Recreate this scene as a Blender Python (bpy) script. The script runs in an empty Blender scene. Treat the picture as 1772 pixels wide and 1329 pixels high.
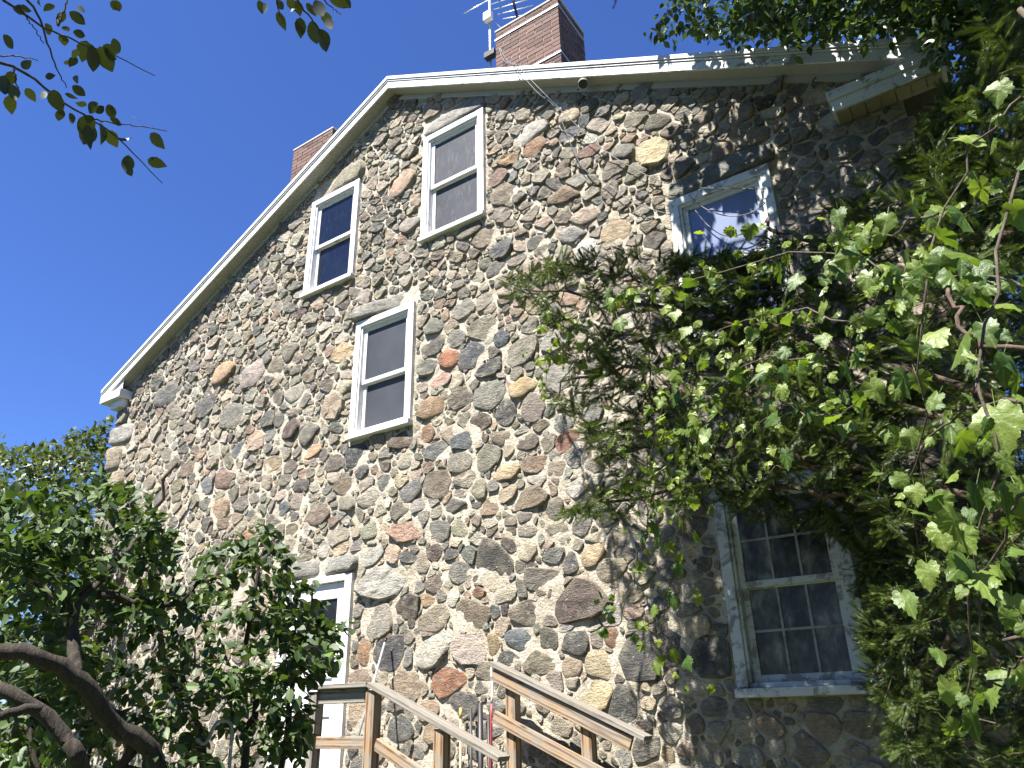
import bpy, math, random
import numpy as np
from mathutils import Vector, Matrix

rnd = random.Random(7)
rng = np.random.default_rng(11)
scene = bpy.context.scene
col = scene.collection
R = math.radians

# ------------------------------------------------------------------ camera
F_PX, IMG_W, IMG_H = 1291.7, 1772.0, 1329.0
YAW, PITCH, ROLL = R(-33.448), R(23.884), R(-1.334)
CAM = np.array([2.944, -5.8, 1.6])
_f = np.array([math.sin(YAW)*math.cos(PITCH), math.cos(YAW)*math.cos(PITCH), math.sin(PITCH)])
_r = np.array([math.cos(YAW), -math.sin(YAW), 0.0])
_u = np.cross(_r, _f)
_r, _u = (math.cos(ROLL)*_r + math.sin(ROLL)*_u, -math.sin(ROLL)*_r + math.cos(ROLL)*_u)
cam_data = bpy.data.cameras.new('camera')
cam_data.sensor_width = 36.0
cam_data.lens = 36.0*F_PX/IMG_W
cam_data.clip_start = 0.05
cam_data.clip_end = 3000
cam = bpy.data.objects.new('camera', cam_data)
col.objects.link(cam)
cam.matrix_world = Matrix(((_r[0], _u[0], -_f[0], CAM[0]), (_r[1], _u[1], -_f[1], CAM[1]),
                           (_r[2], _u[2], -_f[2], CAM[2]), (0, 0, 0, 1)))
scene.camera = cam

# ------------------------------------------------------------------ sky, sun, exposure
SUN_DIR = Vector((-0.10, -1.0, 1.68)).normalized()
SUN_EL = math.asin(SUN_DIR.z)
SUN_AZ = math.atan2(SUN_DIR.x, SUN_DIR.y)
world = bpy.data.worlds.new('World')
scene.world = world
world.use_nodes = True
wn = world.node_tree
sky = wn.nodes.new('ShaderNodeTexSky')
sky.sky_type = 'NISHITA'
sky.sun_disc = False
sky.sun_elevation = SUN_EL
sky.sun_rotation = SUN_AZ
sky.air_density = 1.0
sky.dust_density = 0.0
sky.ozone_density = 6.0
bg = wn.nodes['Background']
bg.inputs['Strength'].default_value = 0.062
tint = wn.nodes.new('ShaderNodeMix'); tint.data_type = 'RGBA'; tint.blend_type = 'MULTIPLY'
tint.inputs['Factor'].default_value = 1.0
tint.inputs[7].default_value = (0.50, 0.62, 0.96, 1)
wn.links.new(sky.outputs['Color'], tint.inputs[6])
wn.links.new(tint.outputs[2], bg.inputs['Color'])
sun_data = bpy.data.lights.new('sun', 'SUN')
sun_data.energy = 5.0
sun_data.angle = R(0.53)
sun_data.color = (1.0, 0.96, 0.895)
sun = bpy.data.objects.new('sun', sun_data)
sun.rotation_euler = SUN_DIR.to_track_quat('Z', 'Y').to_euler()
sun.location = (0, -20, 25)
col.objects.link(sun)
scene.view_settings.view_transform = 'Standard'
scene.view_settings.look = 'None'
scene.view_settings.gamma = 1.0
scene.view_settings.use_curve_mapping = False
scene.view_settings.exposure = 1.85
scene.cycles.max_bounces = 6
scene.cycles.transparent_max_bounces = 6

# ------------------------------------------------------------------ helpers
def ray(px, py):
    return _r*(px-IMG_W/2)/F_PX - _u*(py-IMG_H/2)/F_PX + _f

def at(px, py, Y=0.0):
    """point of the place on the plane y = Y that the sight line through a photo pixel meets"""
    d = ray(px, py)
    return CAM + d*((Y-CAM[1])/d[1])

def atd(px, py, dist):
    d = ray(px, py)
    return CAM + d/np.linalg.norm(d)*dist

def project(P):
    d = np.asarray(P)-CAM
    z = d@_f
    return np.stack([IMG_W/2+F_PX*(d@_r)/z, IMG_H/2-F_PX*(d@_u)/z], -1), z

def lin(c):
    c = np.asarray(c, float)/255.0
    return np.where(c <= 0.04045, c/12.92, ((c+0.055)/1.055)**2.4)

def tag(o, label=None, cat=None, group=None, kind=None):
    if label: o['label'] = label
    if cat: o['category'] = cat
    if group: o['group'] = group
    if kind: o['kind'] = kind
    return o

def empty(name, loc=(0, 0, 0), parent=None):
    o = bpy.data.objects.new(name, None)
    o.empty_display_size = 0.2
    o.location = loc
    col.objects.link(o)
    if parent: o.parent = parent
    return o

def mesh_np(name, V, loops, sizes, colors=None, smooth=True):
    """V (n,3); loops flat vertex index list; sizes verts per face"""
    me = bpy.data.meshes.new(name)
    V = np.asarray(V, np.float32); loops = np.asarray(loops, np.int32); sizes = np.asarray(sizes, np.int32)
    me.vertices.add(len(V)); me.vertices.foreach_set('co', V.ravel())
    me.loops.add(len(loops)); me.loops.foreach_set('vertex_index', loops)
    me.polygons.add(len(sizes))
    st = np.concatenate([[0], np.cumsum(sizes)[:-1]]).astype(np.int32)
    me.polygons.foreach_set('loop_start', st)
    me.polygons.foreach_set('loop_total', sizes)
    me.polygons.foreach_set('use_smooth', np.full(len(sizes), smooth))
    if colors is not None:
        a = me.color_attributes.new('Col', 'FLOAT_COLOR', 'POINT')
        c4 = np.ones((len(V), 4), np.float32); c4[:, :3] = colors
        a.data.foreach_set('color', c4.ravel())
    me.update(calc_edges=True)
    me.validate()
    return me

def link(name, me, mat, parent=None, loc=(0, 0, 0)):
    o = bpy.data.objects.new(name, me)
    if mat and not me.materials: me.materials.append(mat)
    o.location = loc
    col.objects.link(o)
    if parent: o.parent = parent
    return o

class MB:
    """collects boxes, tubes and polygons of ONE piece"""
    def __init__(s): s.v = []; s.f = []
    def add(s, vs, fs):
        b = len(s.v); s.v += [tuple(map(float, v)) for v in vs]; s.f += [tuple(b+i for i in f) for f in fs]; return s
    def box(s, x0, x1, y0, y1, z0, z1):
        return s.add([(x, y, z) for x in (x0, x1) for y in (y0, y1) for z in (z0, z1)],
                     [(0, 1, 3, 2), (4, 6, 7, 5), (0, 4, 5, 1), (2, 3, 7, 6), (0, 2, 6, 4), (1, 5, 7, 3)])
    def prism(s, poly, y0, y1):
        n = len(poly)
        return s.add([(x, y0, z) for x, z in poly]+[(x, y1, z) for x, z in poly],
                     [tuple(range(n)), tuple(range(2*n-1, n-1, -1))]+[(i, i+n, (i+1) % n+n, (i+1) % n) for i in range(n)])
    def tube(s, pts, rad, sides=6, cap=True):
        pts = [Vector(p) for p in pts]; n = len(pts)
        if not hasattr(rad, '__len__'): rad = [rad]*n
        vs = []; prev = None
        for i, p in enumerate(pts):
            t = (pts[min(i+1, n-1)]-pts[max(i-1, 0)])
            if t.length < 1e-9: t = Vector((0, 0, 1))
            t.normalize()
            a = prev if prev else (Vector((0, 0, 1)) if abs(t.z) < 0.9 else Vector((1, 0, 0)))
            a = (a-t*a.dot(t)); a.normalize(); prev = a
            b = t.cross(a)
            for k in range(sides):
                w = 2*math.pi*k/sides
                vs.append(p+(a*math.cos(w)+b*math.sin(w))*rad[i])
        fs = [(i*sides+k, i*sides+(k+1) % sides, (i+1)*sides+(k+1) % sides, (i+1)*sides+k) for i in range(n-1) for k in range(sides)]
        if cap: fs += [tuple(range(sides-1, -1, -1)), tuple((n-1)*sides+k for k in range(sides))]
        return s.add(vs, fs)
    def build(s, name, mat, parent=None, smooth=False, bevel=0, loc=(0, 0, 0)):
        me = bpy.data.meshes.new(name); me.from_pydata(s.v, [], s.f); me.update()
        if smooth: me.polygons.foreach_set('use_smooth', [True]*len(me.polygons))
        o = link(name, me, mat, parent, loc)
        if bevel:
            m = o.modifiers.new('bevel', 'BEVEL'); m.width = bevel; m.segments = 2; m.limit_method = 'ANGLE'
        return o

def spline(pts, n):
    """Catmull-Rom through pts, n samples"""
    P = np.asarray(pts, float)
    P = np.vstack([2*P[0]-P[1], P, 2*P[-1]-P[-2]])
    out = []
    m = len(P)-3
    for k in range(n):
        t = k/(n-1)*m; i = min(int(t), m-1); t -= i
        a, b, c, d = P[i:i+4]
        out.append(0.5*((2*b)+(c-a)*t+(2*a-5*b+4*c-d)*t*t+(-a+3*b-3*c+d)*t**3))
    return np.array(out)

_lat = rng.random((256, 256))
def vnoise(x, y):
    x = np.asarray(x); y = np.asarray(y)
    xi = np.floor(x).astype(int); yi = np.floor(y).astype(int)
    fx = x-xi; fy = y-yi; fx = fx*fx*(3-2*fx); fy = fy*fy*(3-2*fy)
    g = lambda i, j: _lat[i % 256, j % 256]
    return (g(xi, yi)*(1-fx)*(1-fy)+g(xi+1, yi)*fx*(1-fy)+g(xi, yi+1)*(1-fx)*fy+g(xi+1, yi+1)*fx*fy)-0.5

# ------------------------------------------------------------------ materials
def nt(name):
    m = bpy.data.materials.new(name); m.use_nodes = True
    t = m.node_tree
    return m, t, t.nodes['Principled BSDF']

def N(t, kind, **kw):
    n = t.nodes.new('ShaderNode'+kind)
    for k, v in kw.items():
        if k in n.inputs: n.inputs[k].default_value = v
        else: setattr(n, k, v)
    return n

def ramp(t, src, stops):
    r = t.nodes.new('ShaderNodeValToRGB')
    e = r.color_ramp.elements
    while len(e) < len(stops): e.new(0.5)
    for el, (p, c) in zip(e, stops):
        el.position = p; el.color = (c if len(c) == 4 else tuple(c)+(1,))
    t.links.new(src, r.inputs['Fac'])
    return r.outputs['Color']

def mixc(t, fac, a, b, mode='MIX'):
    n = t.nodes.new('ShaderNodeMix'); n.data_type = 'RGBA'; n.blend_type = mode
    for s, v in ((n.inputs['Factor'], fac), (n.inputs[6], a), (n.inputs[7], b)):
        if hasattr(v, 'node'): t.links.new(v, s)
        elif isinstance(v, (int, float)): s.default_value = v
        else: s.default_value = tuple(v)+(1,)
    return n.outputs[2]

def bump(t, b, h, strength, dist):
    n = N(t, 'Bump', Strength=strength, Distance=dist)
    t.links.new(h, n.inputs['Height']); t.links.new(n.outputs[0], b.inputs['Normal'])

def pos(t): return t.nodes.new('ShaderNodeNewGeometry').outputs['Position']
def objco(t): return t.nodes.new('ShaderNodeTexCoord').outputs['Object']
def noise(t, vec, scale, detail=4, rough=0.6, dist=0.0):
    n = N(t, 'TexNoise', Scale=scale, Detail=detail, Roughness=rough, Distortion=dist)
    t.links.new(vec, n.inputs['Vector']); return n.outputs['Fac']
def mapping(t, vec, scale=(1, 1, 1), rot=(0, 0, 0)):
    m = t.nodes.new('ShaderNodeMapping'); m.inputs['Scale'].default_value = scale; m.inputs['Rotation'].default_value = rot
    t.links.new(vec, m.inputs['Vector']); return m.outputs[0]
def mathn(t, op, a, b=0.5):
    n = t.nodes.new('ShaderNodeMath'); n.operation = op
    for s, v in ((n.inputs[0], a), (n.inputs[1], b)):
        if hasattr(v, 'node'): t.links.new(v, s)
        else: s.default_value = v
    return n.outputs[0]

def m_stone():
    m, t, b = nt('field_stone')
    a = N(t, 'Attribute', attribute_name='Col')
    p = pos(t)
    n1 = noise(t, p, 9, 6, 0.65, 0.4)
    n2 = noise(t, p, 70, 5, 0.7)
    veins = noise(t, mapping(t, p, (9, 9, 34), (0.2, 0.5, 0.3)), 1.0, 5, 0.65, 1.2)
    c = mixc(t, 0.85, a.outputs['Color'], ramp(t, n1, [(0.25, (0.45, 0.43, 0.42)), (0.5, (0.95, 0.95, 0.95)), (0.78, (1.5, 1.42, 1.25))]), 'MULTIPLY')
    c = mixc(t, 0.55, c, ramp(t, n2, [(0.3, (0.35, 0.34, 0.33)), (0.52, (1, 1, 1)), (0.75, (1.5, 1.48, 1.42))]), 'MULTIPLY')
    c = mixc(t, 0.4, c, ramp(t, veins, [(0.35, (0.5, 0.48, 0.45)), (0.55, (1.1, 1.1, 1.1)), (0.7, (1.3, 1.25, 1.15))]), 'MULTIPLY')
    lich = noise(t, p, 22, 4, 0.75, 0.6)
    c = mixc(t, ramp(t, lich, [(0.58, (0, 0, 0)), (0.66, (0.6, 0.6, 0.6))]), c, (0.38, 0.355, 0.295))
    t.links.new(c, b.inputs['Base Color'])
    b.inputs['Roughness'].default_value = 0.85
    h = mathn(t, 'ADD', mathn(t, 'MULTIPLY', n1, 1.0), mathn(t, 'ADD', mathn(t, 'MULTIPLY', n2, 0.6), mathn(t, 'MULTIPLY', veins, 0.5)))
    bump(t, b, h, 1.0, 0.06)
    return m

def m_mortar():
    m, t, b = nt('lime_mortar')
    p = pos(t)
    n1 = noise(t, p, 5, 5, 0.7); n2 = noise(t, p, 38, 6, 0.75, 0.5); n3 = noise(t, p, 1.1, 3, 0.5)
    c = ramp(t, n1, [(0.28, (0.32, 0.27, 0.19)), (0.5, (0.53, 0.475, 0.375)), (0.7, (0.63, 0.585, 0.49))])
    c = mixc(t, 0.6, c, ramp(t, n2, [(0.3, (0.45, 0.42, 0.38)), (0.5, (1, 1, 1)), (0.75, (1.2, 1.2, 1.18))]), 'MULTIPLY')
    c = mixc(t, 0.5, c, ramp(t, n3, [(0.35, (0.72, 0.70, 0.68)), (0.65, (1.05, 1.03, 1.0))]), 'MULTIPLY')
    t.links.new(c, b.inputs['Base Color']); b.inputs['Roughness'].default_value = 0.95
    bump(t, b, mathn(t, 'ADD', n1, mathn(t, 'MULTIPLY', n2, 0.7)), 1.0, 0.055)
    return m

def m_paint(name, c0, wear, stain=(0.35, 0.32, 0.27)):
    m, t, b = nt(name)
    p = pos(t)
    n1 = noise(t, p, 6, 6, 0.75, 0.5); n2 = noise(t, mapping(t, p, (4, 4, 40)), 1.5, 4, 0.6)
    c = mixc(t, ramp(t, n1, [(wear, (0, 0, 0)), (wear+0.06, (0.85, 0.85, 0.85))]), c0, stain)
    c = mixc(t, 0.35, c, ramp(t, n2, [(0.3, (0.72, 0.71, 0.69)), (0.55, (1, 1, 1))]), 'MULTIPLY')
    t.links.new(c, b.inputs['Base Color']); b.inputs['Roughness'].default_value = 0.6
    bump(t, b, mathn(t, 'ADD', n1, n2), 0.35, 0.006)
    return m

def m_wood(name, ca, cb, cc):
    m, t, b = nt(name)
    p = mapping(t, objco(t), (1.1, 9, 9))
    w = N(t, 'TexWave', wave_type='RINGS', rings_direction='X', Scale=1.6, Distortion=6.0, Detail=3.0)
    w.inputs['Detail Scale'].default_value = 0.8
    t.links.new(p, w.inputs['Vector'])
    n = noise(t, mapping(t, objco(t), (3, 60, 60)), 1.0, 5, 0.7)
    c = ramp(t, w.outputs['Fac'], [(0.15, ca), (0.55, cb), (0.9, cc)])
    c = mixc(t, 0.6, c, ramp(t, n, [(0.3, (0.45, 0.42, 0.40)), (0.6, (1.05, 1.05, 1.05))]), 'MULTIPLY')
    gp = noise(t, mapping(t, objco(t), (2.5, 8, 8)), 1.3, 5, 0.7, 0.8)
    c = mixc(t, ramp(t, gp, [(0.42, (0, 0, 0)), (0.62, (0.75, 0.75, 0.75))]), c, (0.20, 0.18, 0.15))
    kn = N(t, 'TexVoronoi', Scale=2.2); t.links.new(mapping(t, objco(t), (1.6, 5, 5)), kn.inputs['Vector'])
    c = mixc(t, ramp(t, kn.outputs['Distance'], [(0.05, (0.85, 0.85, 0.85)), (0.16, (0, 0, 0))]), c, (0.07, 0.04, 0.02))
    t.links.new(c, b.inputs['Base Color']); b.inputs['Roughness'].default_value = 0.8
    bump(t, b, mathn(t, 'ADD', n, w.outputs['Fac']), 0.5, 0.004)
    return m

def m_bark(name, ca, cb):
    m, t, b = nt(name)
    p = pos(t)
    n = noise(t, mapping(t, p, (30, 30, 9)), 1.0, 6, 0.7, 0.8)
    t.links.new(ramp(t, n, [(0.3, ca), (0.7, cb)]), b.inputs['Base Color'])
    b.inputs['Roughness'].default_value = 0.9
    bump(t, b, n, 1.0, 0.02)
    return m

def m_leaf(name, dark, light, trans=0.35, rough=0.42, attr=True):
    m, t, b = nt(name)
    if attr:
        v = N(t, 'Attribute', attribute_name='Col').outputs['Fac']
    else:
        v = t.nodes.new('ShaderNodeObjectInfo').outputs['Random']
    n = noise(t, pos(t), 60, 3, 0.6)
    f = mathn(t, 'ADD', mathn(t, 'MULTIPLY', v, 0.8), mathn(t, 'MULTIPLY', n, 0.25))
    c = ramp(t, f, [(0.1, dark), (0.6, tuple(0.5*(np.array(dark)+np.array(light)))), (1.0, light)])
    t.links.new(c, b.inputs['Base Color'])
    b.inputs['Roughness'].default_value = rough
    tr = t.nodes.new('ShaderNodeBsdfTranslucent')
    t.links.new(mixc(t, 1.0, c, (1.5, 1.55, 0.55), 'MULTIPLY'), tr.inputs['Color'])
    mx = t.nodes.new('ShaderNodeMixShader'); mx.inputs[0].default_value = trans
    t.links.new(b.outputs[0], mx.inputs[1]); t.links.new(tr.outputs[0], mx.inputs[2])
    t.links.new(mx.outputs[0], t.nodes['Material Output'].inputs['Surface'])
    return m

def m_plain(name, c, rough=0.6, metal=0.0, nscale=20, amt=0.4):
    m, t, b = nt(name)
    n = noise(t, pos(t), nscale, 5, 0.65)
    t.links.new(mixc(t, amt, c, ramp(t, n, [(0.3, (0.5, 0.5, 0.5)), (0.65, (1.15, 1.15, 1.15))]), 'MULTIPLY'), b.inputs['Base Color'])
    b.inputs['Roughness'].default_value = rough; b.inputs['Metallic'].default_value = metal
    return m

def m_glass(name, c, rough=0.05, spec=0.5, glint=0.0):
    m, t, b = nt(name)
    n = noise(t, mapping(t, pos(t), (30, 30, 8)), 1.0, 5, 0.7)
    n2 = noise(t, pos(t), 2.2, 2, 0.5)
    cc = mixc(t, ramp(t, n, [(0.52, (0, 0, 0)), (0.8, (glint, glint, glint))]), c, (0.45, 0.45, 0.46))  # pale painted streaks imitate reflections on panes and screens
    cc = mixc(t, 0.5, cc, ramp(t, n2, [(0.3, (0.6, 0.6, 0.6)), (0.7, (1.3, 1.3, 1.3))]), 'MULTIPLY')
    t.links.new(cc, b.inputs['Base Color'])
    b.inputs['Roughness'].default_value = rough
    b.inputs['Specular IOR Level'].default_value = spec
    bump(t, b, n2, 0.05, 0.01)
    return m

STONE = m_stone(); MORTAR = m_mortar()
WHITE = m_paint('white_paint', (0.60, 0.60, 0.59), 0.585, (0.30, 0.285, 0.255))
WORN = m_paint('worn_grey_paint', (0.26, 0.27, 0.27), 0.50, (0.16, 0.14, 0.12))
WORN2 = m_paint('weathered_white_paint', (0.46, 0.48, 0.48), 0.51, (0.17, 0.155, 0.135))
PEEL = m_paint('peeling_white_paint', (0.56, 0.585, 0.58), 0.53, (0.20, 0.19, 0.165))
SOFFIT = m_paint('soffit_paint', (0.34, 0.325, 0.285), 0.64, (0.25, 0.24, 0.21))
WOOD = m_wood('rail_wood', (0.31, 0.21, 0.12), (0.24, 0.145, 0.075), (0.09, 0.05, 0.025))
GREYWOOD = m_wood('weathered_wood', (0.25, 0.23, 0.20), (0.19, 0.17, 0.145), (0.08, 0.066, 0.05))
BARK = m_bark('lilac_bark', (0.012, 0.009, 0.006), (0.065, 0.05, 0.035))
TWIG = m_bark('twig_bark', (0.04, 0.03, 0.02), (0.13, 0.10, 0.07))
YEWBARK = m_bark('yew_bark', (0.05, 0.03, 0.02), (0.15, 0.10, 0.07))
YEW = m_leaf('yew_needles', (0.006, 0.017, 0.005), (0.12, 0.17, 0.03), 0.18, 0.45)
GRAPE = m_leaf('grape_leaf', (0.05, 0.10, 0.016), (0.19, 0.25, 0.05), 0.40, 0.42, attr=False)
t_ = GRAPE.node_tree; b_ = t_.nodes['Principled BSDF']
sx_ = t_.nodes.new('ShaderNodeSeparateXYZ'); t_.links.new(objco(t_), sx_.inputs[0])
ang_ = mathn(t_, 'ARCTAN2', sx_.outputs['Y'], mathn(t_, 'ADD', sx_.outputs['X'], 0.06))
vein_ = mathn(t_, 'LESS_THAN', mathn(t_, 'ABSOLUTE', mathn(t_, 'SINE', mathn(t_, 'MULTIPLY', ang_, 3.6), 0)), 0.10)
src_ = b_.inputs['Base Color'].links[0].from_socket
blot_ = noise(t_, objco(t_), 5, 4, 0.65)
c_ = mixc(t_, 0.6, src_, ramp(t_, blot_, [(0.3, (0.75, 0.78, 0.7)), (0.6, (1.05, 1.05, 1.0)), (0.8, (1.2, 1.1, 0.8))]), 'MULTIPLY')
c_ = mixc(t_, mathn(t_, 'MULTIPLY', vein_, 0.4), c_, (0.24, 0.30, 0.11))
t_.links.new(c_, b_.inputs['Base Color'])
bump(t_, b_, mathn(t_, 'SUBTRACT', blot_, mathn(t_, 'MULTIPLY', vein_, 0.4)), 0.35, 0.012)
GRAPE_S = m_leaf('grape_leaf_small', (0.06, 0.11, 0.016), (0.22, 0.27, 0.05), 0.42, 0.42)
LILAC = m_leaf('lilac_leaf', (0.018, 0.042, 0.012), (0.10, 0.15, 0.04), 0.25, 0.55)
LILAC_O = m_leaf('lilac_leaf_single', (0.03, 0.065, 0.018), (0.13, 0.19, 0.05), 0.25, 0.55, attr=False)
HEDGE = m_leaf('hedge_leaf', (0.03, 0.05, 0.012), (0.11, 0.135, 0.035), 0.3, 0.45)
ASH = m_leaf('ash_leaf', (0.03, 0.06, 0.02), (0.10, 0.15, 0.05), 0.25, 0.42)
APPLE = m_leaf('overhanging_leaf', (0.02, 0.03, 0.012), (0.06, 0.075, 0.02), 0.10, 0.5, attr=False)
BRICK = None
GLASS_DARK = m_glass('dark_glass', (0.008, 0.011, 0.020), 0.04, 0.5, 0.04)
SCREEN = m_glass('insect_screen', (0.042, 0.044, 0.050), 0.5, 0.3, 0.16)
SCREEN2 = m_glass('plain_insect_screen', (0.044, 0.047, 0.054), 0.5, 0.3, 0.02)
SKY_PANE = m_glass('sky_tinted_glass', (0.17, 0.21, 0.33), 0.28, 0.6, 0.03)  # pale blue base colour stands in for sky mirrored in the pane
SKY_PANE.node_tree.nodes['Principled BSDF'].inputs['Metallic'].default_value = 0.3
CURTAIN = m_plain('curtain_behind_glass', (0.20, 0.20, 0.19), 0.2, 0, 8, 1.0)
t_ = CURTAIN.node_tree; b_ = t_.nodes['Principled BSDF']
n_ = noise(t_, mapping(t_, pos(t_), (7, 7, 4)), 1.4, 3, 0.6, 0.2)
t_.links.new(ramp(t_, n_, [(0.40, (0.02, 0.02, 0.02)), (0.55, (0.07, 0.07, 0.066)), (0.68, (0.18, 0.18, 0.165))]), b_.inputs['Base Color'])
DOORGLASS = m_glass('door_glass', (0.010, 0.010, 0.011), 0.35, 0.3, 0.05)
GALV = m_plain('galvanised_metal', (0.55, 0.56, 0.57), 0.4, 0.6, 30, 0.4)
BLACK = m_plain('black_rubber', (0.015, 0.015, 0.016), 0.5)
CABLE = m_plain('grey_cable', (0.12, 0.12, 0.12), 0.6)

def m_brick():
    m, t, b = nt('chimney_brick')
    r = t.nodes.new('ShaderNodeObjectInfo').outputs['Random']
    n = noise(t, pos(t), 40, 5, 0.7)
    c = ramp(t, r, [(0.0, (0.075, 0.042, 0.034)), (0.4, (0.125, 0.072, 0.056)), (0.75, (0.16, 0.095, 0.074)), (1.0, (0.10, 0.07, 0.06))])
    c = mixc(t, 0.6, c, ramp(t, n, [(0.3, (0.5, 0.48, 0.46)), (0.6, (1.1, 1.1, 1.1))]), 'MULTIPLY')
    t.links.new(c, b.inputs['Base Color']); b.inputs['Roughness'].default_value = 0.9
    bump(t, b, n, 0.6, 0.01)
    return m
BRICK = m_brick()
BRICKMORTAR = m_plain('chimney_mortar', (0.50, 0.47, 0.43), 0.95, 0, 30, 0.5)
def m_ground():
    m, t, b = nt('grass_ground')
    n = noise(t, pos(t), 3, 6, 0.7); n2 = noise(t, pos(t), 60, 4, 0.7)
    c = mixc(t, 0.6, ramp(t, n, [(0.3, (0.05, 0.07, 0.02)), (0.7, (0.10, 0.12, 0.04))]), ramp(t, n2, [(0.3, (0.4, 0.4, 0.4)), (0.7, (1.2, 1.2, 1.1))]), 'MULTIPLY')
    t.links.new(c, b.inputs['Base Color']); b.inputs['Roughness'].default_value = 0.95
    bump(t, b, n2, 0.8, 0.03)
    return m
GROUND = m_ground()
SHINGLE = m_plain('roof_shingle', (0.10, 0.09, 0.085), 0.9, 0, 15, 0.5)

# ================================================================== SETTING: ground
gb = MB()
gb.add([(-600, -600, 0), (600, -600, 0), (600, 600, 0), (-600, 600, 0)], [(0, 1, 2, 3)])
tag(gb.build('ground', GROUND), kind='structure')

# ================================================================== HOUSE
XC, ZR, SL = -2.70, 9.58, 0.53          # ridge x, soffit height at ridge, roof slope
XL, XR = -8.50, 3.08                    # wall corners
def soffit_z(x): return ZR-SL*abs(np.asarray(x)-XC)
house = tag(empty('stone_house', (XC, 0, 0)), 'old field stone house gable end with white trim and sash windows', 'house')
HL = (-XC, 0, 0)                        # parts are given in world coordinates
def hp(mb, name, mat, parent=house, **k):
    return mb.build(name, mat, parent, loc=HL if parent is house else (0, 0, 0), **k)

W1 = (-2.15, -1.19, 6.93, 8.50); W2 = (-4.23, -3.29, 6.87, 8.40); W3 = (-3.15, -2.21, 4.60, 6.09)
W4 = (1.00, 1.95, 4.58, 6.08);   W5 = (1.04, 1.98, 1.74, 3.24);   DOOR = (-4.02, -2.95, 0.90, 3.02)
OPEN = [W1, W2, W3, W4, W5, DOOR]

# --- mortar bed of the gable wall
nx, nz = 290, 236
xs = np.linspace(XL+0.02, XR, nx); tz = np.linspace(0, 1, nz)
Xg, Tg = np.meshgrid(xs, tz, indexing='ij')
Zg = Tg*(soffit_z(Xg))
Yg = -0.005+(vnoise(Xg*5, Zg*5)*0.010+vnoise(Xg*14+50, Zg*14)*0.012+vnoise(Xg*1.3, Zg*1.3+9)*0.006)
idx = np.arange(nx*nz).reshape(nx, nz)
q = np.stack([idx[:-1, :-1], idx[1:, :-1], idx[1:, 1:], idx[:-1, 1:]], -1).reshape(-1, 4)
mx_ = Xg.ravel()[q].mean(1); mz_ = Zg.ravel()[q].mean(1)
keep = np.ones(len(q), bool)
for (x0, x1, z0, z1) in OPEN:
    keep &= ~((mx_ > x0+0.05) & (mx_ < x1-0.05) & (mz_ > z0-0.02) & (mz_ < z1-0.05))
q = q[keep]
me = mesh_np('wall', np.stack([Xg, Yg, Zg], -1).reshape(-1, 3), q.ravel(), np.full(len(q), 4))
wall = link('wall', me, MORTAR, house, HL)

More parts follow.
